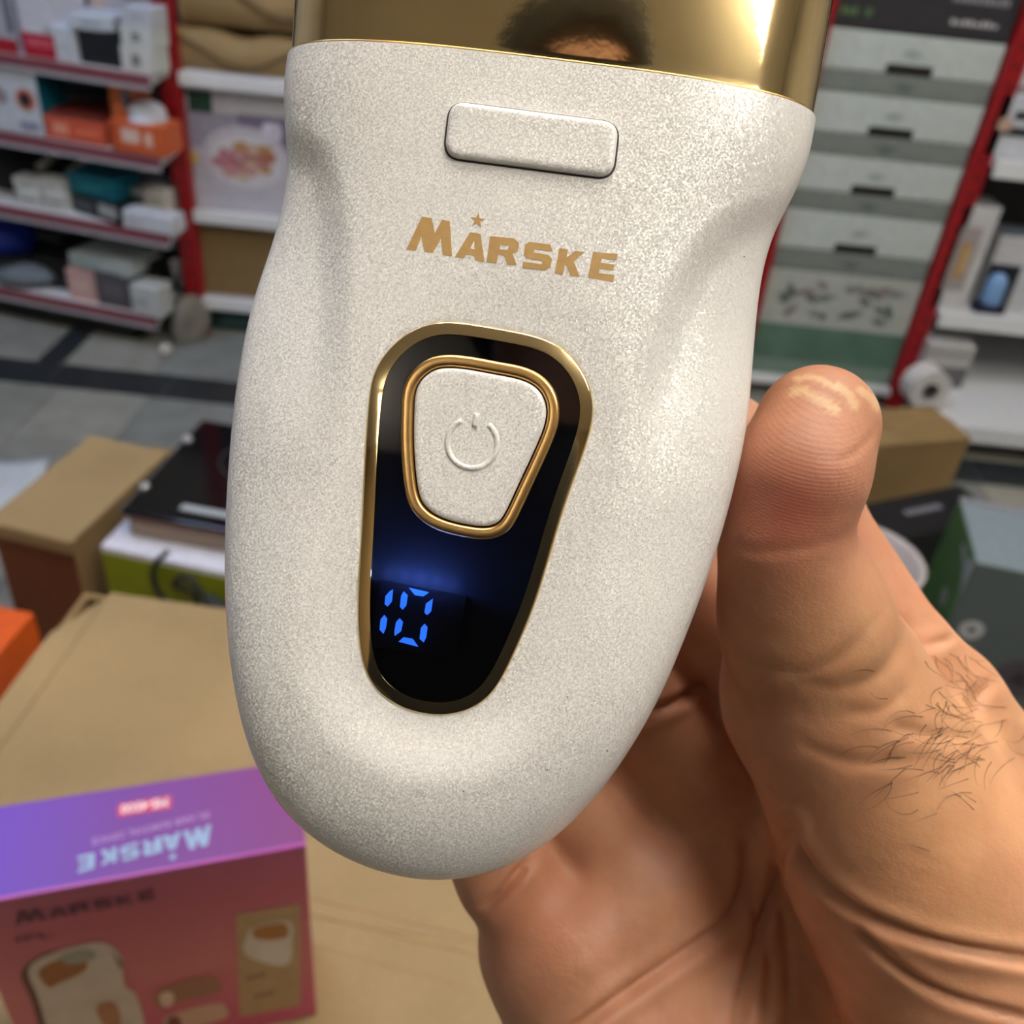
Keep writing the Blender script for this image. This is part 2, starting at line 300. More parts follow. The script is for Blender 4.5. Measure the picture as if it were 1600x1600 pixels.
# bottom shelf
s_, zz = FA.at(14, 382, .12)
tag(lump('blue_bundle', (0,0,0), (.13, .12, .10), mat((14,44,150), .6), amp=.12, seed=9), 'bright blue bundle at the left end of the lowest shelf', 'bundle', G1).location = FA.pos(s_, .14, z4+.05)
A('product_box', 'black box carrying the bright blue bundle', 'box', x0=-30, x1=44, yt=402, zb=z4, inset=.06, depth=.16, rgb=(22,24,28), prints=[((.1,.5,.4,.6),(44,46,52))])
s_, zz = FA.at(42, 410, .06)
tag(lump('grey_slipper', (0,0,0), (.15, .09, .06), mat((104,114,122), .7), amp=.1, seed=12), 'blue-grey slipper-shaped bundle at the front of the lowest shelf', 'bundle', G1).location = FA.pos(s_, .055, z4)
A('product_box', 'black flat box in the middle of the lowest shelf', 'box', x0=54, x1=108, yt=404, zb=z4, inset=.07, depth=.15, rgb=(14,16,18), prints=[((.1,.9,.2,.3),(34,36,40))])
A('small_box', 'pale pink box under the flat white box, lowest shelf', 'box', x0=103, x1=146, yt=424, zb=z4, inset=.03, depth=.12, rgb=(204,168,162), prints=[((.2,.8,.3,.7),(214,184,178))])
A('small_box', 'dark grey box next to the pink box, lowest shelf', 'box', x0=147, x1=199, yt=427, zb=z4, inset=.025, depth=.12, rgb=(86,84,90), prints=[((.2,.8,.3,.7),(100,98,106))])
A('flat_box', 'flat white box lying over the pink and grey boxes', 'box', x0=108, x1=206, yt=405, yb=425, inset=.03, depth=.14, rgb=(176,186,186), turn=-.08, prints=[((.1,.5,.3,.7),(150,176,176))])
A('small_box', 'white block box at the right front of the lowest shelf', 'box', x0=203, x1=246, yt=449, zb=z4, inset=.01, depth=.07, rgb=(188,194,196), prints=[((.1,.6,.3,.6),(168,174,178))])
A('product_box', 'black hood-shaped box behind the white block box', 'box', x0=212, x1=244, yt=411, zb=z4, inset=.1, depth=.1, rgb=(10,14,20), prints=[((.2,.8,.1,.2),(30,36,44))])
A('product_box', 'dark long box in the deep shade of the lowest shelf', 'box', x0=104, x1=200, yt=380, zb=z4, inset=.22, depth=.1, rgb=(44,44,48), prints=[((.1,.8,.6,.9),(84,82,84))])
wb = lathe('bowl_wall', [(.02,0),(.05,.004),(.075,.05),(.082,.095),(.086,.096),(.08,.05),(.055,-.001)], mat((186,190,196), .35), None, 36); pass
e = empty('white_basin', FA.pos(-.10, .25, z4+.002)); wb.parent = e; tag(e, 'white basin behind the white block box on the lowest shelf', 'basin', G1)
lathe('basin_rim', [(.080,.094),(.084,.1),(.089,.098),(.086,.092)], mat((200,204,210), .35), e, 36)
p = FA.pos(-.008, .12, 0)
tag(lump('cloth_sack', (0,0,0), (.085, .11, .15), mat((132,128,120), .8, bump=.3), amp=.2, seed=21), 'slumped grey cloth sack on the floor below the left rack', 'sack').location = p
bb = lathe('knob', [(0,0),(.012,.002),(.018,.014),(.014,.028),(0,.032)], mat((200,196,190), .5), None, 20)
p = FA.pos(-.01, .0, 0); bb.location = p; tag(bb, 'small white knob lying before the grey cloth sack', 'knob')
# ---- bay of cartons between the first two posts
G2 = 'goods in the straight racks'
B = lambda *a, **k: goods(*a, face=FB, group=G2, **k)
TAN = (140, 116, 78)
def sack(label, x0, x1, yt, yb, seed):
    a0, zt = FB.at(x0, yt, .05); a1, zb = FB.at(x0, yb, .05)
    e = empty('kraft_parcel', (a0+.70, Y0+.2, zb))
    w, h, n = 1.42, zt-zb, 70; V = []; Fc = []
    for i in range(n+1):                                     # a sagging paper parcel, rounded lip
        x = -w/2+w*i/n; sag = .018*math.sin(i*.32+seed)+.01*math.sin(i*.9+seed*2)
        prof = [(-.15, .0), (-.163, .02), (-.168, h*.45+sag*.4), (-.160, h*.8+sag), (-.14, h+sag*.6), (.1, h), (.15, h*.9), (.15, 0)]
        V += [(x, y, z) for y, z in prof]
    m_ = 8
    for i in range(n):
        for q in range(m_-1): Fc.append((i*m_+q, (i+1)*m_+q, (i+1)*m_+q+1, i*m_+q+1))
    Fc += [tuple(range(m_-1, -1, -1)), tuple(n*m_+q for q in range(m_))]
    pyd('paper_wrap', V, Fc, mat((146, 121, 80), .75, var=.12, scale=9, bump=.2), e, True)
    V = []; Fc = []                                         # fold line across the front
    pts = [(-w/2+w*i/n, -.1705-.001*math.sin(i), h*.55+.035*math.sin(i*.33+seed)) for i in range(n+1)]
    tube('fold_edge', pts, .0035, mat((104, 84, 54), .8), e, 6)
    tag(e, label, 'parcel', G2)
sack('upper sagging kraft paper parcel left of the white device head', 283, 455, -52, 33, .5)
sack('lower kraft paper parcel resting on the white shelf lip', 283, 455, 41, 108, 2.1)
bx = B('appliance_box', 'pale lilac appliance box with a food platter picture', 'box', x0=287, x1=560, yt=142, zb=.365, inset=.03, depth=.3, rgb=(178,176,186),
       prints=[((0,1,.8,1),(196,198,206)), ((.02,.16,.78,.95),(30,70,58),'logo_patch'), ((0,.3,.5,.78),(150,148,164)), ((.3,.75,.52,.8),(120,112,136)), ((0,1,.0,.22),(186,184,194))])
w = bx.children[0].dimensions
def disc(par, cx, cz, rx, rz, c, lv, yy, nm='printed_disc'):
    n = 32; pyd(nm, [(cx+rx*math.cos(2*PI*i/n), yy-.0032-.0003*lv, cz+rz*math.sin(2*PI*i/n)) for i in range(n)], [tuple(range(n))], mat(c, .5), par)
def dpx(par, px, py, rpx, rpy, c, lv, Y=Y0+.03):
    P = onpl(px, py, (0, Y, 0), np.array([0, 1.0, 0])); s = math.hypot(*(P-CAMP)[1:])/F*1.0
    s = np.linalg.norm(P-CAMP)/F
    disc(par, P[0]-par.location.x, P[2]-par.location.z, rpx*s, rpy*s*1.1, c, lv, -.15)
FOOD = [(385,252,64,44,(188,184,194),0), (385,252,53,34,(204,202,208),1)]
rf = random.Random(4)
for q in range(20):
    an, rd = q*2.4, math.sqrt((q+.5)/20); FOOD.append((383+46*rd*math.cos(an), 250+25*rd*math.sin(an), rf.uniform(8, 12), rf.uniform(5, 8), rf.choice([(164,104,84), (170,98,112), (186,140,140), (176,136,92), (196,170,150), (150,84,70), (180,120,128)]), 2+q*.2))
FOOD += [(302,246,9,8,(196,172,96),1), (420,205,9,12,(204,202,216),2), (432,206,8,12,(196,194,210),3)]
for px, py, a, b, c, lv in FOOD:
    dpx(bx, px, py, a, b, c, lv)
B('storage_carton', 'plain brown carton on the lowest white shelf of the carton bay', 'carton', x0=300, x1=900, yt=352, zb=.121, inset=.03, depth=.3, rgb=(128,104,66), rough=.75, prints=[((0,1,.93,.96),(96,76,46),'flap_edge')])
B('flat_box', 'teal flat box on the floor under the carton bay', 'box', x0=328, x1=520, yt=497, zb=0.0, inset=.06, depth=.3, rgb=(44,76,76), prints=[((.1,.6,.3,.7),(70,104,104))])
# ---- bay of white and grey cases
zs = []
ys = [(1440, 445), ]
def zat(px, py): return FB.at(px, py, .02)[1]
XL, XR = .612, 1.018
def case(label, zlo, zhi, slot_):
    e = empty('storage_case', ((XL+XR)/2, Y0+.02+.16, zlo)); h = zhi-zlo; w = XR-XL
    box('lower_tray', -w/2, w/2, -.16, .16, 0, h*.36, mat((122,130,126), .55), e, bev=.004)
    box('lid', -w/2, w/2, -.16, .16, h*.36+.001, h-.001, mat((186,196,194), .55), e, bev=.004)
    hs = box('handle_slot', -.055, .055, -.1612, -.15, h*.36+.002, h*.36+.024, M_dark, e, bev=.002)
    V = [(.03*(-1 if q in (0, 3) else 1)*.9, 0, 0) for q in range(4)]
    for s2, zc, c in ((1, h*.70, (158, 168, 170)), (1, h*.18, (98, 106, 104))):
        pyd('crest_mark', [(-.03, -.1611, zc), (0, -.1611, zc-.014), (.03, -.1611, zc), (0, -.1611, zc+.012)], [(0, 1, 2, 3)], mat(c, .6), e)
    tag(e, label, 'case', 'white and grey storage cases')
bands = [zat(1300, 415), zat(1330, 335), zat(1350, 247), zat(1375, 150), zat(1400, 52)]
bands[0] = zat(1310, 428)
for i, lb in enumerate(('lowest white and grey case of the stack, above the leafy box', 'white and grey case second from the bottom of the stack', 'white and grey case third from the bottom of the stack', 'topmost white and grey case, under the dark box')): case(lb, bands[i], bands[i+1], i)
e = empty('appliance_box', ((XL+XR)/2, Y0+.18, bands[4])); w = XR-XL
box('carton_body', -w/2, w/2, -.16, .16, .001, .28, mat((44,44,48), .5), e, bev=.003)
for (u0, u1, v0, v1, c) in ((-.19,-.15,.028,.045,(86,120,74)),(-.135,-.115,.028,.045,(80,112,70)),(.06,.17,.03,.041,(190,190,192)),(.05,.18,.075,.09,(140,142,146)),(-.02,.1,.13,.15,(150,150,154))):
    n_ = max(1, int((u1-u0)/.013))
    for q in range(n_): box('printed_mark', u0+(u1-u0)*q/n_, u0+(u1-u0)*(q+.72)/n_, -.1609, -.1595, v0, v1-(.004 if q % 3 == 1 else 0), mat(c, .5), e)
tag(e, 'dark charcoal box with pale lettering on top of the case stack', 'box', G2)
zb = .06
e = empty('appliance_box', ((XL+XR)/2, Y0+.18, zb)); h = bands[0]-zb-.002
box('carton_body', -w/2, w/2, -.16, .16, 0, h, mat((172,178,172), .55), e, bev=.003)
box('green_band', -w/2+.001, w/2-.001, -.1608, -.159, .05, h*.5, mat((86,116,100), .55, var=.2, scale=12), e)
box('green_foot', -w/2+.001, w/2-.001, -.1608, -.159, .002, .05, mat((118,138,126), .55), e)
rr = random.Random(3)
for q in range(26):
    x, z, a = rr.uniform(-.15, .15), h*rr.uniform(.6, .9), rr.uniform(0, 6); L_ = rr.uniform(.02, .045)
    d = (math.cos(a)*L_, math.sin(a)*L_*.6); t = (-math.sin(a)*.012, math.cos(a)*.012)
    c = rr.choice([(112,120,116), (128,134,130), (98,106,104), (136,122,126), (96,108,88)])
    pyd('printed_leaf', [(x-d[0], -.1607-q*.00002, z-d[1]), (x+t[0], -.1607-q*.00002, z+t[1]), (x+d[0], -.1607-q*.00002, z+d[1]), (x-t[0], -.1607-q*.00002, z-t[1])], [(0, 1, 2, 3)], mat(c, .6), e)
tag(e, 'pale box with grey leaf print and green lower band beneath the cases', 'box', G2)
box('shelf', XL-.01, XR+.01, 0.0, .40, .036, .058, M_white, rb, bev=.002)
# ---- bay right of the third post
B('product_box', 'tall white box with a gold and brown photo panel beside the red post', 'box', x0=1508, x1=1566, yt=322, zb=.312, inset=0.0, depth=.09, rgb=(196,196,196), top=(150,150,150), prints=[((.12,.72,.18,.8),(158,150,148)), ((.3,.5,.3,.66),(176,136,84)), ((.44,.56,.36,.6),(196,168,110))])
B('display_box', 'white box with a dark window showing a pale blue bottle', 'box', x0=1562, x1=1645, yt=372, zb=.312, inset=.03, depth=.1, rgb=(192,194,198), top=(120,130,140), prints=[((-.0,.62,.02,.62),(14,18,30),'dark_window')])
a, zz = FB.at(1553, 455, .02)
bt = lathe('bottle_body', [(0,.0),(.026,.0),(.027,.01),(.026,.06),(.018,.075),(.012,.08),(0,.08)], mat((120,160,206), .3), None, 24)
e = empty('blue_bottle', (a-.005, Y0+.01, .312)); bt.parent = e; box('bottle_base', -.04, .04, -.02, .02, -.0, .02, mat((16,24,52), .5), e, bev=.003); bt.location = (0, 0, .022)
tag(e, 'pale blue bottle on a dark navy base before the windowed box', 'bottle', G2)
B('product_box', 'white box with a dark hand-held gadget print on the upper right shelf', 'box', x0=1566, x1=1650, yt=150, zb=.702, inset=0.0, depth=.1, rgb=(196,200,208), prints=[((.2,.9,.35,.5),(40,44,52)), ((.35,.9,.62,.75),(34,38,46)), ((.1,.35,.42,.62),(190,160,140))])
B('product_box', 'white box with grey line cut by the top right corner', 'box', x0=1600, x1=1670, yt=20, yb=146, inset=.03, depth=.1, rgb=(204,204,212), prints=[((0,1,.02,.06),(120,122,130))])
B('product_box', 'grey and white box behind the paper roll on the deep shelf', 'box', x0=1450, x1=1525, yt=540, zb=.10, inset=-.04, depth=.1, rgb=(176,176,174), top=(196,196,194), prints=[((0,1,.05,.5),(96,96,100)), ((.05,.95,.75,.85),(150,150,148))])
P = onpl(1450, 592, (0, Y0-.16, 0), np.array([0, 1.0, 0]))
e = empty('paper_roll', (P[0], Y0-.16, .102+.055))
ro = lathe('roll_body', [(.022,-.03),(.055,-.03),(.055,.03),(.022,.03),(.022,-.03)], mat((204,202,200), .6), e, 36, False); ro.rotation_euler = (R(90), 0, R(10))
co = lathe('roll_core', [(.018,-.031),(.0225,-.031),(.0225,.031),(.018,.031),(.018,-.031)], mat((90,84,84), .7), e, 28, False); co.rotation_euler = (R(90), 0, R(10))
tag(e, 'white paper roll with a dark core standing on the deep right shelf', 'roll', G2)
# ------------------------------------------------------------------ things standing on the floor and on the big carton
def kraft(rgb=(162, 136, 94), name='kraft_card'):
    m, N, L, b = nodes(name); c = lin(rgb); tc = N.new('ShaderNodeTexCoord')
    n1 = N.new('ShaderNodeTexNoise'); n1.inputs['Scale'].default_value = 7; n1.inputs['Detail'].default_value = 5
    n2 = N.new('ShaderNodeTexNoise'); n2.inputs['Scale'].default_value = 160; n2.inputs['Detail'].default_value = 3
    mx = N.new('ShaderNodeMath'); mx.operation = 'MULTIPLY_ADD'; mx.inputs[1].default_value = .35
    L.new(tc.outputs['Object'], n1.inputs['Vector']); L.new(tc.outputs['Object'], n2.inputs['Vector']); L.new(n2.outputs['Fac'], mx.inputs[0]); L.new(n1.outputs['Fac'], mx.inputs[2])
    r_ = N.new('ShaderNodeValToRGB'); r_.color_ramp.elements[0].position = .45; r_.color_ramp.elements[1].position = .95
    r_.color_ramp.elements[0].color = (*[v*.84 for v in c], 1); r_.color_ramp.elements[1].color = (*[min(1, v*1.14) for v in c], 1)
    L.new(mx.outputs[0], r_.inputs['Fac']); L.new(r_.outputs['Color'], b.inputs['Base Color']); b.inputs['Roughness'].default_value = .75
    return m
M_kraft = kraft(); M_kraft2 = kraft((150, 122, 78), 'kraft_card_old')
ZC = .55
bc = empty('shipping_carton', (-.13, .42, 0), R(-3))
W2, D2 = .335, .325
bm = bmesh.new()
for q in ((-W2, W2, -D2, -D2+.006), (-W2, W2, D2-.006, D2), (-W2, -W2+.006, -D2+.006, D2-.006), (W2-.006, W2, -D2+.006, D2-.006)): bmbox(bm, *q, 0, ZC-.006)
me = bpy.data.meshes.new('carton_wall'); bm.to_mesh(me); bm.free(); link('carton_wall', me, M_kraft2, bc)
fl1 = box('front_flap', -W2, W2, -D2, -.0032, ZC-.005, ZC, M_kraft, bc, bev=.0006)
fl2 = box('rear_flap', -W2+.03, W2, -.003, D2, ZC-.005, ZC, M_kraft, bc, bev=.0006)
V = [(-W2, -.003, ZC-.005), (-W2+.029, -.003, ZC-.005), (-W2+.029, D2-.01, ZC-.005), (-W2, D2-.07, ZC-.005)]
pyd('corner_flap', V+[(x, y, z+.0045) for x, y, z in V], [(3,2,1,0), (4,5,6,7), (0,1,5,4), (1,2,6,5), (2,3,7,6), (3,0,4,7)], M_kraft, bc)
BCI = np.linalg.inv(np.array(Matrix.Translation((-.13, .42, 0)) @ Matrix.Rotation(R(-3), 4, 'Z')))
for pa, pb_, wd in (((430, 1388), (800, 1480), .0013), ((430, 1412), (800, 1508), .0016), ((470, 1472), (720, 1538), .0010)):   # scored folds pressed into the card
    A3, B3 = onz(*pa, ZC), onz(*pb_, ZC)
    tube('score_line', [(BCI @ np.append(A3+(B3-A3)*i/14, 1))[:3]+np.array([0, .0006*math.sin(i*1.3), -wd*.55]) for i in range(15)], wd, mat((158, 128, 82), .8), fl1, 8)
tag(bc, 'large closed brown carton that the purple product box stands on', 'carton')
# the purple product box
PB = onz(478, 1319, .75); yawP = math.atan2(.054, .156); ex = np.array([math.cos(yawP), math.sin(yawP), 0]); ey = np.array([-ex[1], ex[0], 0])
WP, DP, HP = .184, .064, .2-.001
pb = empty('product_carton', tuple(PB-ex*WP/2+ey*DP/2-np.array([0, 0, HP])), yawP)
def grad(name, stops, axis, scale, off, rough=.3, coat=.3, noise=.0):
    m, N, L, b = nodes(name); tc = N.new('ShaderNodeTexCoord'); sp = N.new('ShaderNodeSeparateXYZ'); L.new(tc.outputs['Object'], sp.inputs[0])
    ma = N.new('ShaderNodeMath'); ma.operation = 'MULTIPLY_ADD'; ma.inputs[1].default_value = scale; ma.inputs[2].default_value = off
    L.new(sp.outputs[axis], ma.inputs[0]); r_ = N.new('ShaderNodeValToRGB')
    r_.color_ramp.elements[0].position, r_.color_ramp.elements[0].color = stops[0][0], (*lin(stops[0][1]), 1)
    r_.color_ramp.elements[1].position, r_.color_ramp.elements[1].color = stops[-1][0], (*lin(stops[-1][1]), 1)
    for p_, c_ in stops[1:-1]: q = r_.color_ramp.elements.new(p_); q.color = (*lin(c_), 1)
    L.new(ma.outputs[0], r_.inputs['Fac']); L.new(r_.outputs['Color'], b.inputs['Base Color']); b.inputs['Roughness'].default_value = rough; b.inputs['Coat Weight'].default_value = coat
    b.inputs['Coat Roughness'].default_value = .25
    return m
M_pfront = grad('printed_front', [(0, (192, 70, 112)), (.5, (188, 100, 112)), (.8, (172, 74, 104)), (1, (160, 68, 112))], 'Z', 1/HP, 0)
box('carton_body', -WP/2, WP/2, -DP/2, DP/2, 0, HP-.0015, M_pfront, pb, bev=.0012)
tp = box('top_panel', -WP/2, WP/2, -DP/2, DP/2, HP-.0013, HP, grad('top_print_sheen', [(0, (108, 56, 190)), (.45, (118, 48, 146)), (1, (130, 56, 120))], 'X', 1/WP, .5, .42, .0), pb, bev=.0004)  # purple print; bluish reflection at the left painted into the gradient
box('tuck_edge', -WP/2, WP/2, -DP/2-.0006, -DP/2+.0012, HP-.0022, HP+.0002, mat((196, 84, 180), .3), pb, bev=.0003)
Minv = np.array(Matrix.Translation(pb.location) @ Matrix.Rotation(yawP, 4, 'Z')); Minv = np.linalg.inv(Minv)
def loc(P): return (Minv @ np.append(P, 1))[:3]
def front_l(px, py, lift=.0004): P = loc(onpl(px, py, PB, ey)); return (P[0], -DP/2-lift, P[2])
def top_l(px, py, lift=.0003): P = loc(onz(px, py, .75)); return (P[0], P[1], HP+lift)
M_ptext = mat((150, 172, 204), .4); M_pdark = mat((96, 34, 74), .4)
# word on the top, reading from the far side
c0 = np.array(top_l(330, 1288)[:2]); c1 = np.array(top_l(122, 1338)[:2]); bx_ = (c1-c0); by_ = np.array([-bx_[1], bx_[0]])
for k_ in WORD:
    polymesh('letter' if k_ != 'star' else 'star_mark', [letter_unit(k_)], M_ptext, tp, lambda x, y: (*(c0+bx_*x+by_*y*1.15), HP+.0003))
a0 = top_l(181, 1270)[:2]; a1 = top_l(270, 1250)[:2]; a2 = top_l(272, 1262)[:2]; a3 = top_l(182, 1275)[:2]
q0 = np.array(top_l(268, 1253)[:2]); q1 = np.array(top_l(184, 1267)[:2]); d_ = q1-q0; n_ = np.array([d_[1], -d_[0]]); n_ /= np.linalg.norm(n_)
pill = [tuple(q0+d_*u+n_*s*.0048) for u, s in ((0, -.7), (.03, -1), (.97, -1), (1, -.7), (1, .7), (.97, 1), (.03, 1), (0, .7))]
polymesh('red_pill', [[pill]], mat((214, 60, 96), .4), tp, lambda x, y: (x, y, HP+.0003))
def text(name, body, parent, origin, xdir, ydir, size, m, lift):
    """lettering drawn with the built-in face, as a flat mesh"""
    cu_ = bpy.data.curves.new(name, 'FONT'); cu_.body = body; cu_.size = 1; cu_.offset = .02; cu_.resolution_u = 2
    o = bpy.data.objects.new(name, cu_); COL.objects.link(o); dg = bpy.context.evaluated_depsgraph_get(); me = bpy.data.meshes.new_from_object(o.evaluated_get(dg))
    bpy.data.objects.remove(o); bpy.data.curves.remove(cu_)
    wdt = max(v.co.x for v in me.vertices)
    for v in me.vertices:
        p_ = np.asarray(origin)+np.asarray(xdir)*(v.co.x/wdt)+np.asarray(ydir)*(v.co.y*size); v.co = (p_[0], p_[1], p_[2]) if len(p_) == 3 else (p_[0], p_[1], lift)
    return link(name, me, m, parent)
text('model_text', 'MS-4500', tp, q0+d_*.06+n_*.0034, d_*.88, -n_, .0095, mat((250, 225, 232), .4), HP+.0006)
text('small_text', 'IPL HAIR REMOVAL DEVICE', tp, c0-by_*.13, bx_*.9, by_/np.linalg.norm(by_), .0065, mat((176, 130, 190), .4), HP+.0003)
# front prints: word, handset, small pieces, side panel
f0 = np.array(front_l(24, 1445)); f1 = np.array(front_l(245, 1413)); fx_ = f1-f0; fy_ = np.array([0, 0, np.linalg.norm(fx_)])
fx_[2] = 0
for k_ in WORD[:-1]: polymesh('letter', [letter_unit(k_)], M_pdark, pb, lambda x, y: tuple(f0+fx_*x+fy_*y))
text('small_text', 'IPL', pb, np.array(front_l(24, 1472)), np.array(front_l(84, 1463))-np.array(front_l(24, 1472))*1.0, np.array([0, 0, 1.0]), .008, M_pdark, 0)
def fpoly(name, pts, c, lift, par=pb, n=6, smooth=True, rough=.4):
    q = catmull(pts, n, True) if smooth else np.array(pts)
    polymesh(name, [[[tuple(p_) for p_ in q]]], mat(c, rough), par, lambda x, y: front_l(x, y, lift))
def fp(x, y): return (x*.3125, 1150+y*.3125)
FP = lambda pts: [fp(*p_) for p_ in pts]
fpoly('picture_shadow', FP([(110,1170),(300,1080),(330,1400),(380,1600),(250,1600),(160,1330)]), (92, 50, 52), .0003)
fpoly('picture_handset', FP([(150,1150),(330,1060),(520,1030),(610,1110),(620,1240),(680,1290),(720,1430),(720,1620),(330,1620),(190,1300)]), (196, 186, 176), .0005)
fpoly('picture_gold', FP([(200,1160),(400,1080),(430,1160),(300,1230),(240,1250)]), (150, 92, 52), .0007)
fpoly('picture_lens', FP([(310,1090),(440,1060),(480,1100),(400,1130),(330,1130)]), (150, 150, 140), .0009)
fpoly('picture_button', FP([(480,1350),(560,1320),(600,1380),(600,1470),(520,1440)]), (166, 116, 84), .0007)
fpoly('picture_rim', FP([(520,1040),(600,1110),(615,1140),(600,1160),(560,1080)]), (140, 110, 90), .0008)
fpoly('picture_razor', FP([(770,1300),(830,1250),(1040,1190),(1100,1230),(1090,1280),(880,1330),(850,1350),(790,1350)]), (150, 104, 86), .0005)
fpoly('picture_razor_head', FP([(800,1290),(850,1275),(870,1310),(850,1345),(810,1340)]), (214, 190, 172), .0007)
fpoly('picture_attachment', FP([(830,1400),(1080,1330),(1130,1360),(1120,1410),(900,1470),(850,1460)]), (196, 160, 140), .0005)
fpoly('picture_cap', FP([(840,1410),(890,1400),(910,1460),(850,1470)]), (120, 60, 56), .0007)
fpoly('side_panel', FP([(1180,890),(1500,835),(1500,1345),(1200,1400)]), (168, 140, 104), .0005, smooth=False)
fpoly('picture_head', FP([(1240,980),(1280,950),(1440,920),(1460,1000),(1430,1140),(1230,1090)]), (200, 190, 180), .0008)
fpoly('picture_flash', FP([(1270,960),(1420,930),(1430,1000),(1290,1010)]), (160, 104, 52), .001)
for a, b in ((1230, 1200), (1270, 1290)): fpoly('caption_line', FP([(a,b),(a+100,b-25),(a+100,b-5),(a,b+18)]), (126, 96, 78), .0008, smooth=False)
tag(pb, 'glossy purple and maroon product box printed with a white handset', 'box')
# floor goods on the left -------------------------------------------------
def carton4(name, label, cat, pts, zt, zb, m, group=None):
    """a carton from three top corners: near-left, near-right, far-right ... (world xy), straightened"""
    p = [np.array(q[:2]) for q in pts]; d = p[1]-p[0]; yaw = math.atan2(d[1], d[0]); w = np.linalg.norm(d)
    e = empty(name, ((p[0]+p[1])[0]/2, (p[0]+p[1])[1]/2, zb), yaw); tag(e, label, cat, group); return e, w
e = empty('brown_carton', (-.718, 1.288, 0), R(-11)); M_rb = kraft((120, 66, 34), 'red_brown_card')
box('carton_body', -.072, .072, -.135, .135, 0, .292, M_rb, e, bev=.003)
box('carton_side', .0722, .0737, -.135, .135, .002, .29, M_kraft2, e)
lt = box('top_flap', -.076, .076, -.139, .139, .293, .300, M_kraft, e, bev=.0015)
box('flap_lip', -.076, .076, -.1415, -.1393, .274, .299, M_kraft, lt, bev=.001)
box('rear_flap', .03, .078, .13, .16, .286, .291, M_kraft2, e, bev=.001)
tag(e, 'red-brown carton with a tan folded top beside the lime green box', 'carton')
e = empty('paper_sheet', (*onz(-35, 775, .0)[:2], 0.0), R(14))
bm = bmesh.new(); bmesh.ops.create_grid(bm, x_segments=10, y_segments=10, size=.5)
for v in bm.verts: v.co = Vector((v.co.x*.24, v.co.y*.26, .006+.004*math.sin(v.co.x*9)*math.cos(v.co.y*7)))
bmesh.ops.solidify(bm, geom=bm.faces[:], thickness=.001)
me = bpy.data.meshes.new('sheet'); bm.to_mesh(me); bm.free(); link('sheet', me, mat((196, 204, 210), .5), e, True); tag(e, 'white plastic sheet lying on the tiles behind the tall carton', 'sheet')
# lime box and hob
YS = R(-9); gb = empty('lime_box', (-.417, 1.239, 0), YS)
box('carton_body', -.19, .19, -.135, .135, 0, .299, mat((214, 214, 226), .5), gb, bev=.003)
box('lime_panel', -.188, .188, -.1362, -.1345, .004, .288, mat((138, 150, 18), .5, var=.12, scale=12), gb)
box('lime_side', -.1912, -.1895, -.13, .13, .004, .29, mat((200, 200, 214), .5), gb)
tag(gb, 'lime green and white box carrying the black glass hob', 'box')
st = empty('electric_hob', (-.409, 1.284, .3), R(-7))
box('hob_body', -.166, .166, -.138, .142, .0, .042, mat((150, 132, 112), .3, .7, scale=8), st, bev=.006, seg=3)
box('glass_top', -.170, .170, -.143, .146, .0425, .05, mat((10, 11, 14), .08, var=.02), st, bev=.002)
box('steel_edge', -.174, -.1705, -.143, .146, .040, .0505, mat((176, 178, 180), .25, .9), st, bev=.001)
for y_ in (-.075, .075): lathe('corner_stud', [(0, .0), (.008, 0), (.007, .005), (0, .006)], mat((210, 208, 205), .3, .5), st, 16).location = (-.167, y_, .0505)
box('control_strip', -.09, -.005, -.115, -.1, .0501, .0508, mat((170, 178, 182), .4), st, bev=.0002)
lathe('heat_ring', [(.06, .0504), (.064, .0506), (.064, .0502)], mat((52, 52, 54), .4), st, 40).location = (-.03, .05, 0)
tag(st, 'black glass electric hob with steel sides on the lime box', 'hob')
C3 = lambda px, py, d: tuple(onpl(px, py, (-.417+.135*math.sin(YS), 1.239-.135*math.cos(YS)-d, 0), np.array([-math.sin(YS), math.cos(YS), 0])))
cpts = catmull([C3(262, 862, .012), C3(244, 880, .012), C3(240, 905, .012), C3(255, 935, .014), C3(285, 955, .016), C3(310, 950, .016), C3(300, 925, .014), C3(275, 915, .014), C3(276, 905, .014), C3(298, 905, .016), C3(318, 930, .02), C3(345, 952, .02), C3(380, 960, .022)], 8)
cd = empty('power_cord', tuple(cpts[0])); 
o = tube('cable', [p_-cpts[0] for p_ in cpts], .0045, mat((30, 36, 38), .5), cd, 8)
pl = box('plug', -.02, .02, -.011, .011, -.012, .012, mat((34, 40, 42), .5), cd, bev=.006, seg=3); pl.location = np.array(C3(338, 948, .02))-cpts[0]; pl.rotation_euler = (0, R(32), R(-9))
tag(cd, 'dark power cord with a plug hanging in front of the lime box', 'cord')
P = onz(8, 1000, .34)
e = empty('orange_box', (P[0]-.125, P[1]+.0, 0), R(-6)); box('carton_body', -.13, .13, -.07, .07, 0, .34, mat((226, 92, 18), .5), e, bev=.003); box('lid_seam', -.128, .128, -.001, .001, .34, .3406, mat((180, 70, 14), .5), e)
tag(e, 'bright orange box cut by the left picture edge beside the big carton', 'box')
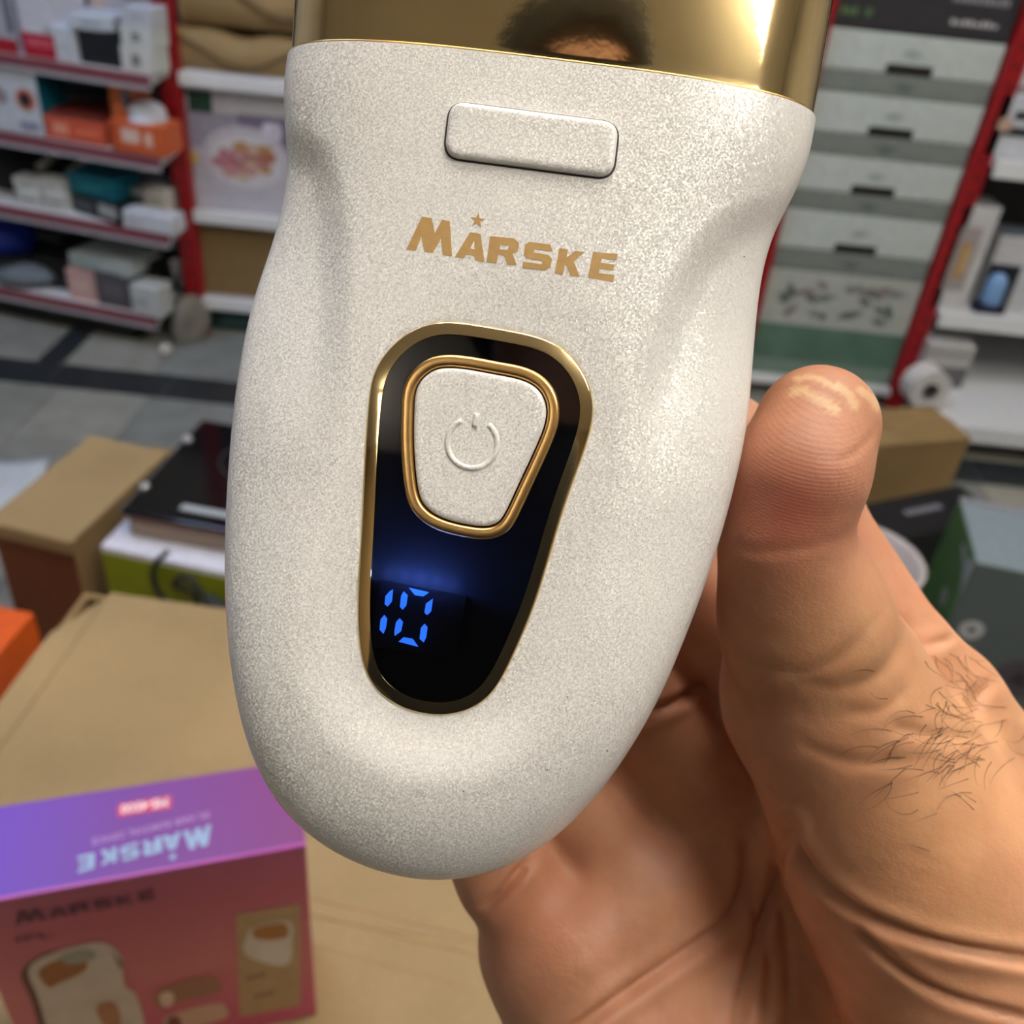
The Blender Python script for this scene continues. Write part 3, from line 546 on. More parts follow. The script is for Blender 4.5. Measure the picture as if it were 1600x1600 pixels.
# floor goods on the right ------------------------------------------------
e = empty('brown_carton', (.875, 1.985, 0), R(19)); box('carton_body', -.14, .14, -.075, .075, 0, .196, M_kraft2, e, bev=.003)
box('top_flap', -.142, .142, -.077, -.001, .1965, .2, M_kraft2, e, bev=.001); box('top_flap', -.142, .142, .001, .077, .1965, .2, M_kraft2, e, bev=.001)
box('tape_strip', -.025, .143, -.018, .018, .2, .2006, mat((150, 122, 78), .35), e)
tag(e, 'weathered brown carton on the floor behind the thumb', 'carton')
e = empty('black_box', (.868, 1.705, 0), R(26)); box('carton_body', -.156, .156, -.063, .063, 0, .15, mat((22, 22, 25), .5), e, bev=.003)
box('lid_edge', -.157, .157, -.064, .064, .118, .1215, mat((12, 12, 14), .5), e)
for q in range(7): box('letter_block', -.045+.014*q, -.045+.014*q+.0105, .0, .018, .15, .1506, mat((132, 130, 138), .5), e)
box('side_print', -.05, .03, -.0637, -.062, .03, .05, mat((52, 52, 50), .5), e)
tag(e, 'flat black box with a pale lettered name on its lid, right of the hand', 'box')
e = empty('tool_case_box', (.795, 1.33, 0), R(-10)); 
box('carton_body', 0, .34, 0, .2, 0, .3, mat((84, 94, 94), .5, scale=10), e, bev=.003)
box('top_panel', .002, .338, .002, .198, .3, .3008, mat((132, 146, 152), .5), e)
box('green_side', -.0012, .0006, .002, .198, .02, .298, mat((66, 104, 52), .5, var=.2, scale=10), e)
box('top_rim', .0, .34, .192, .203, .3, .306, mat((150, 150, 158), .4), e)
V = [(-.0016, y_, z_) for y_, z_ in ((.0, .299), (.02, .299), (.045, .26), (.09, .27), (.09, .282), (.04, .275), (.012, .235), (.0, .22))]
polymesh('white_flash', [[[(p_[1], p_[2]) for p_ in V]]], mat((150, 154, 158), .5), e, lambda x, y: (-.0016, x, y))
def icon(par, plane, cy, cz, r_, c1_, c2_, round_):
    n = 28 if round_ else 4; off = 0 if round_ else PI/4
    P2 = [(r_*math.cos(2*PI*i/n+off), r_*math.sin(2*PI*i/n+off)) for i in range(n)]
    S2 = [((r_*(.5 if i % 2 == 0 else .26))*math.cos(2*PI*i/8+.4), (r_*(.5 if i % 2 == 0 else .26))*math.sin(2*PI*i/8+.4)) for i in range(8)]
    if plane == 'x':
        polymesh('icon_plate', [[P2]], mat(c1_, .5), par, lambda x, y: (-.0018, cy+x, cz+y)); polymesh('icon_mark', [[S2]], mat(c2_, .5), par, lambda x, y: (-.0021, cy+x, cz+y))
    else:
        polymesh('icon_plate', [[P2]], mat(c1_, .5), par, lambda x, y: (cy+x, -.0006, cz+y)); polymesh('icon_mark', [[S2]], mat(c2_, .5), par, lambda x, y: (cy+x, -.0009, cz+y))
TI = np.linalg.inv(np.array(Matrix.Translation((.795, 1.33, 0)) @ Matrix.Rotation(R(-10), 4, 'Z'))); tex_, tey_ = np.array([math.cos(R(-10)), math.sin(R(-10)), 0]), np.array([-math.sin(R(-10)), math.cos(R(-10)), 0])
def tloc(px, py, n): return (TI @ np.append(onpl(px, py, (.795, 1.33, 0), n), 1))[:3]
q_ = tloc(1476, 932, tex_); icon(e, 'x', q_[1], q_[2], .021, (150, 148, 152), (84, 80, 82), False)
q_ = tloc(1518, 984, tey_); icon(e, 'y', q_[0], q_[2], .021, (186, 186, 188), (44, 44, 46), True)
q_ = tloc(1592, 1062, tey_); icon(e, 'y', q_[0], q_[2], .045, (74, 66, 76), (40, 38, 42), True)
tag(e, 'grey-green tool box with green side and white star icons at the right edge', 'box')
P = onz(1350, 868, .24)
e = empty('round_pot', (P[0], P[1], 0)); lathe('pot_wall', [(0, .002), (.075, .0), (.088, .03), (.100, .235), (.104, .237), (.092, .03), (.07, .012), (0, .012)], mat((190, 180, 178), .4), e, 40)
lathe('pot_rim', [(.099, .230), (.102, .241), (.110, .239), (.107, .228)], mat((204, 194, 192), .35), e, 40)
tag(e, 'pale round pot with a curved rim below the flat black box', 'pot')
P = onz(1378, 782, .03); e = empty('flat_packet', (P[0], P[1]+.02, 0), R(15)); box('packet_body', -.07, .07, -.04, .04, 0, .03, mat((150, 146, 158), .5), e, bev=.008, seg=3); box('packet_stripe', .02, .05, -.0405, .0405, .004, .0306, mat((150, 90, 110), .5), e)
tag(e, 'grey-pink flat packet between the weathered carton and the black box', 'packet')
# ------------------------------------------------------------------ the hand-held device (local frame: camera axes, millimetres, z = 0 at its widest ring)
DS = 150.0; MM = .001
dev = empty('hair_removal_handset'); dev.matrix_world = CM @ Matrix.Translation((0, 0, -DS*MM))
tag(dev, 'pearl white hair removal handset with gold head and lit display held in hand', 'handset')
RO = R(8.5); E_ = np.array([math.cos(RO), -math.sin(RO)]); A_ = np.array([-math.sin(RO), -math.cos(RO)])   # device right, device down
def side_mm(p): p = np.asarray(p, float); return np.stack([(p[..., 0]-800)/F*DS, -(p[..., 1]-800)/F*DS], -1)
ORG = side_mm((857, 187))
def uv(xy): q = xy-ORG; return q@E_, q@A_
OUT = [(453,86),(447,118),(444,150),(446,180),(450,210),(452,240),(450,275),(445,310),(437,345),(427,380),(413,418),(398,462),(387,505),(378,560),(369,620),(363,690),(357,770),(355,850),(355,920),(359,985),(367,1050),(379,1115),(397,1175),(422,1227),(458,1274),(505,1313),(560,1343),(622,1363),(690,1370),(756,1361),(815,1339),(886,1287),(942,1225),(992,1152),(1032,1080),(1062,1010),(1088,945),(1111,880),(1132,812),(1149,748),(1162,690),(1170,640),(1174,590),(1178,540),(1182,490),(1188,440),(1197,395),(1209,358),(1226,325),(1247,288),(1261,252),(1268,220),(1272,186)]
oc = side_mm(catmull(OUT, 14)); 
sl = np.r_[0, np.cumsum(np.linalg.norm(np.diff(oc, axis=0), axis=1))]
NS = 420; tt = np.linspace(0, sl[-1], NS); oc = np.stack([np.interp(tt, sl, oc[:, i]) for i in (0, 1)], -1)
for _ in range(60): oc[1:-1] = .5*oc[1:-1]+.25*(oc[:-2]+oc[2:])
ou, ov = uv(oc); VC = float(uv(side_mm((751, 900)))[1])
top_l_, top_r_ = ov[0], ov[-1]
iL = np.argmax(ov > VC); iR = NS-1-np.argmax(ov[::-1] > VC)
ang = np.arctan2(ov[iL-2:iR+3]-VC, ou[iL-2:iR+3]); ang = np.where(ang < -PI/2, ang+2*PI, ang); rad = np.hypot(ov[iL-2:iR+3]-VC, ou[iL-2:iR+3])
def rnorm(u, v):
    hl = np.interp(v, ov[:iL+2], -ou[:iL+2]); hr = np.interp(v, ov[iR-1:][::-1], ou[iR-1:][::-1])
    r1 = np.where(u < 0, -u/hl, u/hr)
    a = np.arctan2(v-VC, u); a = np.where(a < -PI/2, a+2*PI, a)
    r2 = np.hypot(u, v-VC)/np.interp(a, ang[::-1], rad[::-1])
    return np.clip(np.where(v < VC, r1, r2), 0, 1)
TF = 13.0
def fmm(pts, z=12.0): p = np.asarray(pts, float); return np.stack([(p[..., 0]-800)/F*(DS-z), -(p[..., 1]-800)/F*(DS-z)], -1)
CRL = fmm(catmull([(420,150),(462,166),(500,192),(528,232),(545,290),(553,360),(555,440),(552,520),(546,600),(540,700)], 10), 11)
CRR = fmm(catmull([(1300,240),(1245,262),(1190,285),(1135,315),(1085,362),(1045,420),(1015,490),(990,560),(970,630),(950,720)], 10), 11)
def pdist(xy, poly):
    """distance to a polyline and the side it lies on"""
    best = np.full(len(xy), 1e9); sgn = np.zeros(len(xy))
    for a, b in zip(poly[:-1], poly[1:]):
        d = b-a; L2 = d@d+1e-12; t = np.clip(((xy-a)@d)/L2, 0, 1); q = xy-(a+t[:, None]*d); ds = np.hypot(q[:, 0], q[:, 1])
        c = d[0]*(xy[:, 1]-a[1])-d[1]*(xy[:, 0]-a[0]); m_ = ds < best; best = np.where(m_, ds, best); sgn = np.where(m_, np.sign(c), sgn)
    return best, sgn
def sm(x, a, b): t = np.clip((x-a)/(b-a), 0, 1); return t*t*(3-2*t)
DISP = [(687,505),(724,507),(785,517),(842,529),(881,548),(910,582),(926,627),(922,672),(907,718),(881,792),(855,880),(834,947),(808,1010),(784,1060),(758,1095),(724,1113),(687,1119),(650,1114),(615,1101),(586,1078),(569,1047),(561,1005),(559,947),(562,880),(566,821),(571,716),(577,640),(583,592),(594,568),(614,543),(645,518)]
def resample(P, n):
    P = np.vstack([P, P[:1]]); s = np.r_[0, np.cumsum(np.linalg.norm(np.diff(P, axis=0), axis=1))]; t = np.linspace(0, s[-1], n, endpoint=False)
    return np.stack([np.interp(t, s, P[:, i]) for i in (0, 1)], -1)
def closed(pts, n, it=6):
    P = resample(catmull(pts, 10, True), n)
    for _ in range(it): P = .5*P+.25*(np.roll(P, 1, 0)+np.roll(P, -1, 0))
    return P
DPOLY = fmm(closed(DISP, 160), 11.5)
def inside(xy, poly):
    x, y = xy[:, 0], xy[:, 1]; c = np.zeros(len(xy), bool); q = np.roll(poly, -1, 0)
    for a, b in zip(poly, q):
        cond = (a[1] > y) != (b[1] > y)
        with np.errstate(divide='ignore', invalid='ignore'): xi = (b[0]-a[0])*(y-a[1])/(b[1]-a[1]+1e-12)+a[0]
        c ^= cond & (x < xi)
    return c
def zplane(v): return 12.55 - .030*(v-33)       # the flat that the display lies in
def hgt(xy):
    xy = np.atleast_2d(xy); u, v = uv(xy); r = rnorm(u, v)
    pe = 2.7+.9*(1-sm(v, -8, 30))+2.4*sm(v, 60, 100); base = TF*(1-r**pe)**(1/2.1)
    d = np.zeros(len(xy))
    for cr_, sg in ((CRL, -1), (CRR, 1)):
        ds, s = pdist(xy, cr_); outer = (s == sg) | (ds < 0)
        t = np.where(outer, ds, 0)
        fade = 1-sm(v, 26, 60)
        d = np.maximum(d, (2.5*sm(t, 0, 6.5)+.8*sm(t, 3, 16))*fade)
    z = base - d*np.clip(base/TF, 0, 1)**.6
    dd, _ = pdist(xy, np.vstack([DPOLY, DPOLY[:1]])); ins = inside(xy, DPOLY); dd = np.where(ins, -dd, dd)
    zp = zplane(v); k_ = 1-sm(dd, .3, 11.0)
    z = z*(1-k_)+np.minimum(z, zp)*k_
    return np.where(ins, np.minimum(z, zp-.25-4.2*sm(-dd, .5, 1.4)), z)
def front(px, lift=0.0):
    """points on the front face seen at these pixels"""
    px = np.atleast_2d(np.asarray(px, float)); z = np.full(len(px), 12.0)
    for _ in range(5): xy = fmm(px, z[:, None][:, 0] if False else 0)*0+np.stack([(px[:, 0]-800)/F*(DS-z-lift), -(px[:, 1]-800)/F*(DS-z-lift)], -1); z = hgt(xy)
    return np.column_stack([xy, z+lift])
# body: spokes from the axis to the outline, front and back
NR = 90; rr_ = np.sin(np.linspace(0, PI/2, NR+1))**1.0; rr_ = 1-(1-np.linspace(0, 1, NR+1))**1.75
tv_ = np.where(np.arange(NS) < NS/2, top_l_, top_r_); VT = (top_l_+top_r_)/2
av = np.minimum(ov+(VT-tv_)*(1-sm(ov-tv_, 0, 32)), VC); ax = ORG+av[:, None]*A_
VB = 28.0
def seam_shift(v, r): return 1.9*(1-r**2)*(1-sm(v-np.interp(v, [0], [0]), -14, VB))
grid = ax[:, None, :]+(oc-ax)[:, None, :]*rr_[None, :, None]
fv = np.empty((NS, NR+1, 3)); fv[..., :2] = grid
uu, vv = uv(fv[..., :2].reshape(-1, 2)); rrep = np.tile(rr_, NS); topv = np.where(np.arange(NS) < NS/2, top_l_, top_r_)
zz_ = hgt(fv[..., :2].reshape(-1, 2)).reshape(NS, NR+1); zz_[:, -1] = 0
sh_ = (1.9*(1-.45*rrep**6)*(1-sm(vv-min(top_l_, top_r_), 0, 30))).reshape(NS, NR+1)
fv[..., :2] += sh_[..., None]*A_; fv[..., 2] = zz_
NB = 24; rb_ = np.sin(np.linspace(0, PI/2, NB+1))
bv = np.empty((NS, NB, 3)); bv[..., :2] = ax[:, None, :]+(oc-ax)[:, None, :]*rb_[None, :-1, None]; bv[..., 2] = -26*(1-rb_[:-1]**2.6)**(1/2.2)
V = np.concatenate([fv.reshape(-1, 3), bv.reshape(-1, 3)])*MM; Fc = []; nf = NR+1; OB = NS*nf
for i in range(NS-1):
    for k_ in range(NR): Fc.append((i*nf+k_, i*nf+k_+1, (i+1)*nf+k_+1, (i+1)*nf+k_))
    for k_ in range(NB):
        a, b = OB+i*NB+k_, OB+(i+1)*NB+k_
        a2 = OB+i*NB+k_+1 if k_ < NB-1 else i*nf+NR; b2 = OB+(i+1)*NB+k_+1 if k_ < NB-1 else (i+1)*nf+NR
        Fc.append((a, b, b2, a2))
def pearl():
    m, N, L, b = nodes('pearl_white'); tc = N.new('ShaderNodeTexCoord')
    vo = N.new('ShaderNodeTexVoronoi'); vo.inputs['Scale'].default_value = 4200; L.new(tc.outputs['Object'], vo.inputs['Vector'])
    nz = N.new('ShaderNodeTexNoise'); nz.inputs['Scale'].default_value = 2600; nz.inputs['Detail'].default_value = 2; L.new(tc.outputs['Object'], nz.inputs['Vector'])
    ge = N.new('ShaderNodeNewGeometry'); sub = N.new('ShaderNodeVectorMath'); sub.operation = 'SUBTRACT'; sub.inputs[1].default_value = (.5, .5, .5); L.new(vo.outputs['Color'], sub.inputs[0])
    sc_ = N.new('ShaderNodeVectorMath'); sc_.operation = 'SCALE'; sc_.inputs['Scale'].default_value = .33; L.new(sub.outputs[0], sc_.inputs[0])
    ad = N.new('ShaderNodeVectorMath'); ad.operation = 'ADD'; L.new(ge.outputs['Normal'], ad.inputs[0]); L.new(sc_.outputs[0], ad.inputs[1])
    no = N.new('ShaderNodeVectorMath'); no.operation = 'NORMALIZE'; L.new(ad.outputs[0], no.inputs[0])
    r_ = N.new('ShaderNodeValToRGB'); r_.color_ramp.elements[0].color = (*lin((236, 232, 225)), 1); r_.color_ramp.elements[1].color = (*lin((250, 247, 242)), 1); L.new(nz.outputs['Fac'], r_.inputs['Fac'])
    L.new(r_.outputs['Color'], b.inputs['Base Color']); b.inputs['Metallic'].default_value = .05; b.inputs['Roughness'].default_value = .34
    L.new(no.outputs[0], b.inputs['Normal']); b.inputs['Coat Weight'].default_value = .35; b.inputs['Coat Roughness'].default_value = .18
    return m
M_pearl = pearl()
body = pyd('pearl_shell', V, Fc, M_pearl, dev, True)
for nm_, px_ in (('body', 0),): pass
# gold metals and glass
def goldm(name, rgb, rough):
    m, N, L, b = nodes(name); b.inputs['Base Color'].default_value = (*lin(rgb), 1); b.inputs['Metallic'].default_value = 1; b.inputs['Roughness'].default_value = rough
    tc = N.new('ShaderNodeTexCoord'); nz = N.new('ShaderNodeTexNoise'); nz.inputs['Scale'].default_value = 220; nz.inputs['Detail'].default_value = 3; L.new(tc.outputs['Object'], nz.inputs['Vector'])
    bp = N.new('ShaderNodeBump'); bp.inputs['Strength'].default_value = .025; bp.inputs['Distance'].default_value = .0005; L.new(nz.outputs['Fac'], bp.inputs['Height']); L.new(bp.outputs['Normal'], b.inputs['Normal'])
    return m
M_gold = goldm('gold_mirror', (240, 214, 160), .06); M_gold2 = goldm('gold_satin', (236, 190, 120), .3)
# the gold head: lofted along the axis above the seam
lo, ro_ = oc[0]-0, oc[-1]; NQ = 120; NL = 40; LEN = 46.0
V = []; Fc = []; cmid = (lo+ro_)/2; ew = (ro_-lo); hwid = np.linalg.norm(ew)/2-.5; ew /= np.linalg.norm(ew); ups = -np.array([A_[0], A_[1]]); ups = np.array([-ew[1], ew[0]])
for i in range(NL+1):
    t = i/NL; s_ = -2.5+t*(LEN+2.5); end = max(0, (s_-(LEN-7))/7); kk = math.sqrt(max(0, 1-end**2)) if end > 0 else 1; kk = .72+.28*kk
    gro = 1+.0012*s_
    for q in range(NQ):
        a = 2*PI*q/NQ; c_, s2 = math.cos(a), math.sin(a)
        pw = 2/3.6
        x = hwid*gro*kk*math.copysign(abs(c_)**pw, c_); z = ((12.6+.092*max(0, s_)) if s2 > 0 else 24)*kk*math.copysign(abs(s2)**.952, s2)
        arch = 1.9*(1-.45*min(1, abs(x/hwid))**6)*max(0, s2)**.3
        p_ = cmid+ew*x+ups*(s_-arch*(1-t))
        V.append((p_[0]*MM, p_[1]*MM, z*MM))
for i in range(NL):
    for q in range(NQ): j = (q+1) % NQ; Fc.append((i*NQ+q, i*NQ+j, (i+1)*NQ+j, (i+1)*NQ+q))
Fc.append(tuple(NL*NQ+q for q in range(NQ)))
head = pyd('gold_head', V, Fc, M_gold, dev, True)
# dark seam line between head and shell
V = []; Fc = []
for i in range(61):
    x = (-1+2*i/60)*(hwid+.1); z = 12.75*(1-min(1, abs(x/(hwid+.1)))**3.6)**(1/2.1); p_ = cmid+ew*x+ups*(.12-1.9*(1-.45*min(1, abs(x/hwid))**6))
    V.append((p_[0]*MM, p_[1]*MM, (z+.0)*MM))
tube('seam_ring', V, .00028, M_gold2, head, 8)
wp = cmid+ups*(LEN+.2)
pyd('light_window', [((wp+ew*x+ups*.3)[0]*MM, (wp+ew*x+ups*.3)[1]*MM, z*MM) for x, z in ((-22, -12), (22, -12), (22, 4), (-22, 4))], [(0, 1, 2, 3)], mat((40, 30, 34), .1), head)
# stacked rings raised from a face
def rings(name, poly, levels, m, parent, zfun=None, fill=True, smooth=True):
    """poly = closed outline in mm; levels = [(inset, lift)]"""
    n = len(poly); V = []; Fc = []
    tg = np.roll(poly, -1, 0)-np.roll(poly, 1, 0); tg /= np.linalg.norm(tg, axis=1)[:, None]; nin = np.stack([tg[:, 1], -tg[:, 0]], -1)
    ar = .5*np.sum(poly[:, 0]*np.roll(poly[:, 1], -1)-np.roll(poly[:, 0], -1)*poly[:, 1])
    if ar > 0: nin = -nin
    for ins_, lf in levels:
        q = poly+nin*ins_
        for _ in range(3 if ins_ > 1 else 0): q = .5*q+.25*(np.roll(q, 1, 0)+np.roll(q, -1, 0))
        z = zfun(q) if zfun is not None else np.zeros(n)
        V += [(a[0]*MM, a[1]*MM, (zz+lf)*MM) for a, zz in zip(q, z)]
    for l in range(len(levels)-1):
        for i in range(n): j = (i+1) % n; Fc.append((l*n+i, (l+1)*n+i, (l+1)*n+j, l*n+j) if ar > 0 else (l*n+i, l*n+j, (l+1)*n+j, (l+1)*n+i))
    if fill:
        b0 = (len(levels)-1)*n; tri = tessellate_polygon([[Vector(V[b0+i]) for i in range(n)]])
        Fc += [tuple(b0+i for i in t) for t in tri]
    o = pyd(name, V, Fc, m, parent, smooth)
    bm = bmesh.new(); bm.from_mesh(o.data); bmesh.ops.recalc_face_normals(bm, faces=bm.faces[:])
    up_ = sum(f.normal.z*f.calc_area() for f in bm.faces)
    if up_ < 0: bmesh.ops.reverse_faces(bm, faces=bm.faces[:])
    bm.to_mesh(o.data); bm.free()
    try: o.data.set_sharp_from_angle(angle=R(50))
    except Exception: pass
    return o
zp_ = lambda q: zplane(uv(q)[1]); zh_ = lambda q: hgt(q)
RIM = .55
rim = rings('display_rim', DPOLY, [(-.12, -.35), (-.12, .1), (.08, .28), (.25, .33), (1.75, RIM), (1.85, RIM-.25), (1.85, -2.8)], M_gold, dev, zp_, fill=False)
def glass():
    m, N, L, b = nodes('smoked_glass'); N.remove(b); out = N['Material Output']
    tr = N.new('ShaderNodeBsdfTransparent'); tr.inputs[0].default_value = (.55, .55, .6, 1); gl = N.new('ShaderNodeBsdfGlossy'); gl.inputs['Roughness'].default_value = .03; gl.inputs[0].default_value = (1, .96, .95, 1)
    fr = N.new('ShaderNodeFresnel'); fr.inputs[0].default_value = 1.6; mx = N.new('ShaderNodeMixShader')
    L.new(fr.outputs[0], mx.inputs[0]); L.new(tr.outputs[0], mx.inputs[1]); L.new(gl.outputs[0], mx.inputs[2]); L.new(mx.outputs[0], out.inputs['Surface']); return m
glz = rings('display_glass', DPOLY, [(1.82, RIM-.12)], glass(), dev, zp_, True, False)
bk = rings('display_backing', DPOLY, [(1.84, -2.6)], mat((5, 5, 9), .8, var=.02), dev, zp_, True, False)
def dpt(px, lift):                                             # pixels -> points in the display plane
    px = np.atleast_2d(np.asarray(px, float)); z = np.full(len(px), 11.0)
    for _ in range(4): xy = np.stack([(px[:, 0]-800)/F*(DS-z), -(px[:, 1]-800)/F*(DS-z)], -1); z = zplane(uv(xy)[1])+lift
    return np.column_stack([xy, z])
c7 = lambda pts: [(540+x*.2625, 800+y*.2625) for x, y in pts]
SEG = [[(283,460),(276,532),(250,563),(232,548),(237,500),(262,472)], [(230,612),(248,635),(240,690),(225,725),(202,700),(208,640)], [(345,472),(370,495),(362,555),(340,582),(323,565),(330,500)], [(376,450),(498,478),(462,503),(412,495)],
       [(520,515),(510,590),(486,614),(469,600),(478,545)], [(322,632),(342,655),(330,710),(292,738),(290,715),(300,655)], [(315,772),(345,745),(400,755),(434,803)], [(470,665),(488,685),(480,745),(465,776),(440,755),(448,690)]]
M_seg = emit((44, 112, 255), 1.7, 'blue_segment')
q = c7([(212,402),(720,500),(650,860),(140,800)])
mod = pyd('led_module', [tuple(p_*MM) for p_ in np.vstack([dpt(q, -2.55), dpt(q, -.3)])], [(4,5,6,7), (0,1,5,4), (1,2,6,5), (2,3,7,6), (3,0,4,7)], mat((6, 6, 14), .7, var=.02), dev)
for s_ in SEG:
    pt = dpt(c7(s_), -.2)*MM; n = len(pt); pyd('digit_segment', pt, [tuple(range(n))[::-1]], M_seg, dev)
def led(px, lift, pw, rad_):
    l = bpy.data.lights.new('backlight', 'POINT'); l.color = (.10, .22, 1); l.energy = pw; l.shadow_soft_size = rad_
    o = bpy.data.objects.new('backlight', l); COL.objects.link(o); o.parent = dev; o.location = dpt([px], lift)[0]*MM
for px, pw in (((606, 898), .0006), ((630, 902), .0010), ((655, 906), .0012), ((680, 911), .0010), ((704, 916), .0006)): led(px, -1.0, pw, .0006)
# power button and its ring
RING = [(687,556),(724,557),(775,566),(823,576),(855,595),(872,627),(871,664),(855,706),(829,762),(802,819),(787,834),(763,842),(724,838),(676,824),(645,798),(634,766),(628,703),(628,650),(631,606),(645,580),(666,563)]
RP = dpt(closed(RING, 140, 5), .6)[:, :2]
rg = rings('button_ring', RP, [(-.15, .0), (-.12, .75), (.1, .98), (.4, 1.06), (1.1, 1.06), (1.4, .95), (1.55, .7), (1.58, -.2)], M_gold2, dev, zp_, fill=False)
rings('button_gap', RP, [(1.5, .05)], M_dark, dev, zp_, True, False)
pbn = rings('power_button', RP, [(1.78, -.2), (1.78, .75), (1.86, .95), (2.1, 1.12), (2.6, 1.18), (4.6, 1.12)], M_pearl, dev, zp_, True)
ic = np.array([738, 693.0]); ip = dpt([ic], .82)[0]
zfix = lambda p_: np.array([p_[0], p_[1], float(zplane(uv(p_[:2])[1]))+.86])
arc = [zfix(ip+np.array([3.55*math.sin(a)*1.0, 3.55*math.cos(a), .0])) for a in np.linspace(R(8.5+32), R(8.5+328), 40)]
ax2 = lambda s: zfix(ip+np.array([s*math.sin(RO), s*math.cos(RO), 0]))
tube('power_symbol', [p_*MM for p_ in arc], .00052, M_pearl, pbn, 10)
tube('power_symbol_bar', [ax2(s)*MM for s in np.linspace(2.3, 4.4, 6)], .00052, M_pearl, pbn, 10)
# long top button
BT = []
cs = [(704,160), (967,194), (957,280), (694,246)]
for i in range(4):
    a, b, c = np.array(cs[i-1], float), np.array(cs[i], float), np.array(cs[(i+1) % 4], float); d1 = (a-b)/np.linalg.norm(a-b); d2 = (c-b)/np.linalg.norm(c-b); r_ = 26
    for t in np.linspace(0, 1, 9): BT.append(tuple((1-t)**2*(b+d1*r_)+2*t*(1-t)*b+t*t*(b+d2*r_)))
BP = front(resample(np.array(BT), 110))[:, :2]
rings('button_gap', BP, [(-.28, .02), (.6, .05)], mat((70, 58, 54), .7), dev, zh_, False, False)
rings('top_button', BP, [(.02, -.3), (.02, .55), (.12, .8), (.4, 1.0), (1.0, 1.06), (2.2, 1.0)], M_pearl, dev, zh_, True)
# gold word printed on the shell
M_print = mat((196, 156, 96), .45, var=.06, scale=900)
for k_ in WORD: polymesh('letter' if k_ != 'star' else 'star_mark', [letter_px(k_)], M_print, dev, lambda x, y: tuple(front([(x, y)], .06)[0]*MM))
for (x, y) in ((1190, 343), (1163, 338), (1162, 400), (886, 1088), (854, 1202), (723, 1235), (948, 1172)):
    pt = front([(x, y), (x+2.2, y+.6), (x+2, y+2.2), (x-.4, y+1.6)], .05)*MM; pyd('dust_speck', pt, [(0, 1, 2, 3)], mat((70, 64, 60), .9), dev)
# ------------------------------------------------------------------ the person: right hand in view, dark shirt and head behind the camera
def surface_nets(f, org, h):
    """iso-surface of a sampled distance field"""
    s = f < 0; nx, ny, nz = f.shape
    cs = [(0,0,0),(1,0,0),(0,1,0),(1,1,0),(0,0,1),(1,0,1),(0,1,1),(1,1,1)]
    cnt = np.zeros((nx-1, ny-1, nz-1), np.int8)
    for a, b, c in cs: cnt += s[a:nx-1+a, b:ny-1+b, c:nz-1+c]
    act = np.argwhere((cnt > 0) & (cnt < 8)); vid = np.full((nx-1, ny-1, nz-1), -1, np.int32); vid[tuple(act.T)] = np.arange(len(act))
    val = np.stack([f[act[:, 0]+a, act[:, 1]+b, act[:, 2]+c] for a, b, c in cs], 1); acc = np.zeros((len(act), 3)); num = np.zeros(len(act))
    for i in range(8):
        for j in range(i+1, 8):
            d = np.array(cs[j])-np.array(cs[i])
            if np.abs(d).sum() != 1: continue
            m = (val[:, i] < 0) != (val[:, j] < 0); t = np.where(m, val[:, i]/(val[:, i]-val[:, j]+1e-20), 0)
            acc += np.where(m[:, None], np.array(cs[i])+t[:, None]*d, 0); num += m
    V = (act+acc/num[:, None])*h+np.asarray(org); Q = []
    for ax_ in range(3):
        sl0 = [slice(None)]*3; sl1 = [slice(None)]*3; sl0[ax_] = slice(0, -1); sl1[ax_] = slice(1, None)
        e = np.argwhere(s[tuple(sl0)] != s[tuple(sl1)]); b_, c_ = [(1, 2), (2, 0), (0, 1)][ax_]
        ok = (e[:, b_] > 0) & (e[:, c_] > 0) & (e[:, b_] < f.shape[b_]-1) & (e[:, c_] < f.shape[c_]-1); e = e[ok]
        def g(db, dc): q = e.copy(); q[:, b_] -= db; q[:, c_] -= dc; return vid[tuple(q.T)]
        quad = np.stack([g(1, 1), g(0, 1), g(0, 0), g(1, 0)], 1); neg = s[tuple(e.T)]
        quad[~neg] = quad[~neg][:, ::-1]; Q.append(quad)
    return V, np.vstack(Q)
def smin(a, b, k): h = np.maximum(k-np.abs(a-b), 0)/k; return np.minimum(a, b)-h*h*k*.25
def cone(X, Y, Z, a, b, ra_, rb_):
    a, b = np.asarray(a, np.float32), np.asarray(b, np.float32); d = b-a; L2 = float(d@d)+1e-9
    t = np.clip(((X-a[0])*d[0]+(Y-a[1])*d[1]+(Z-a[2])*d[2])/L2, 0, 1)
    return np.sqrt((X-a[0]-t*d[0])**2+(Y-a[1]-t*d[1])**2+(Z-a[2]-t*d[2])**2)-(ra_+(rb_-ra_)*t)
def pq(px, py, d): return ((px-800)/F*d, -(py-800)/F*d, -d)
def chain(X, Y, Z, pts, k):
    out = None
    for p, q in zip(pts[:-1], pts[1:]):
        c = cone(X, Y, Z, pq(*p[:3]), pq(*q[:3]), p[3], q[3]); out = c if out is None else smin(out, c, k)
    return out
def grid3(lo, hi, h):
    ax_ = [np.arange(l, u, h, dtype=np.float32) for l, u in zip(lo, hi)]
    return np.meshgrid(*ax_, indexing='ij', sparse=True)
HS = .75
lo, hi = (-22, -215, -245), (150, 26, -140)
X, Y, Z = grid3(lo, hi, HS)
thumb = chain(X, Y, Z, [(1277,666,160,10.2),(1250,742,157,9.9),(1222,838,160,9.3),(1236,900,164,10.9),(1255,962,169,14.0),(1290,1085,180,18.5),(1425,1330,192,25),(1560,1650,196,27),(1600,2000,200,26)], 5)
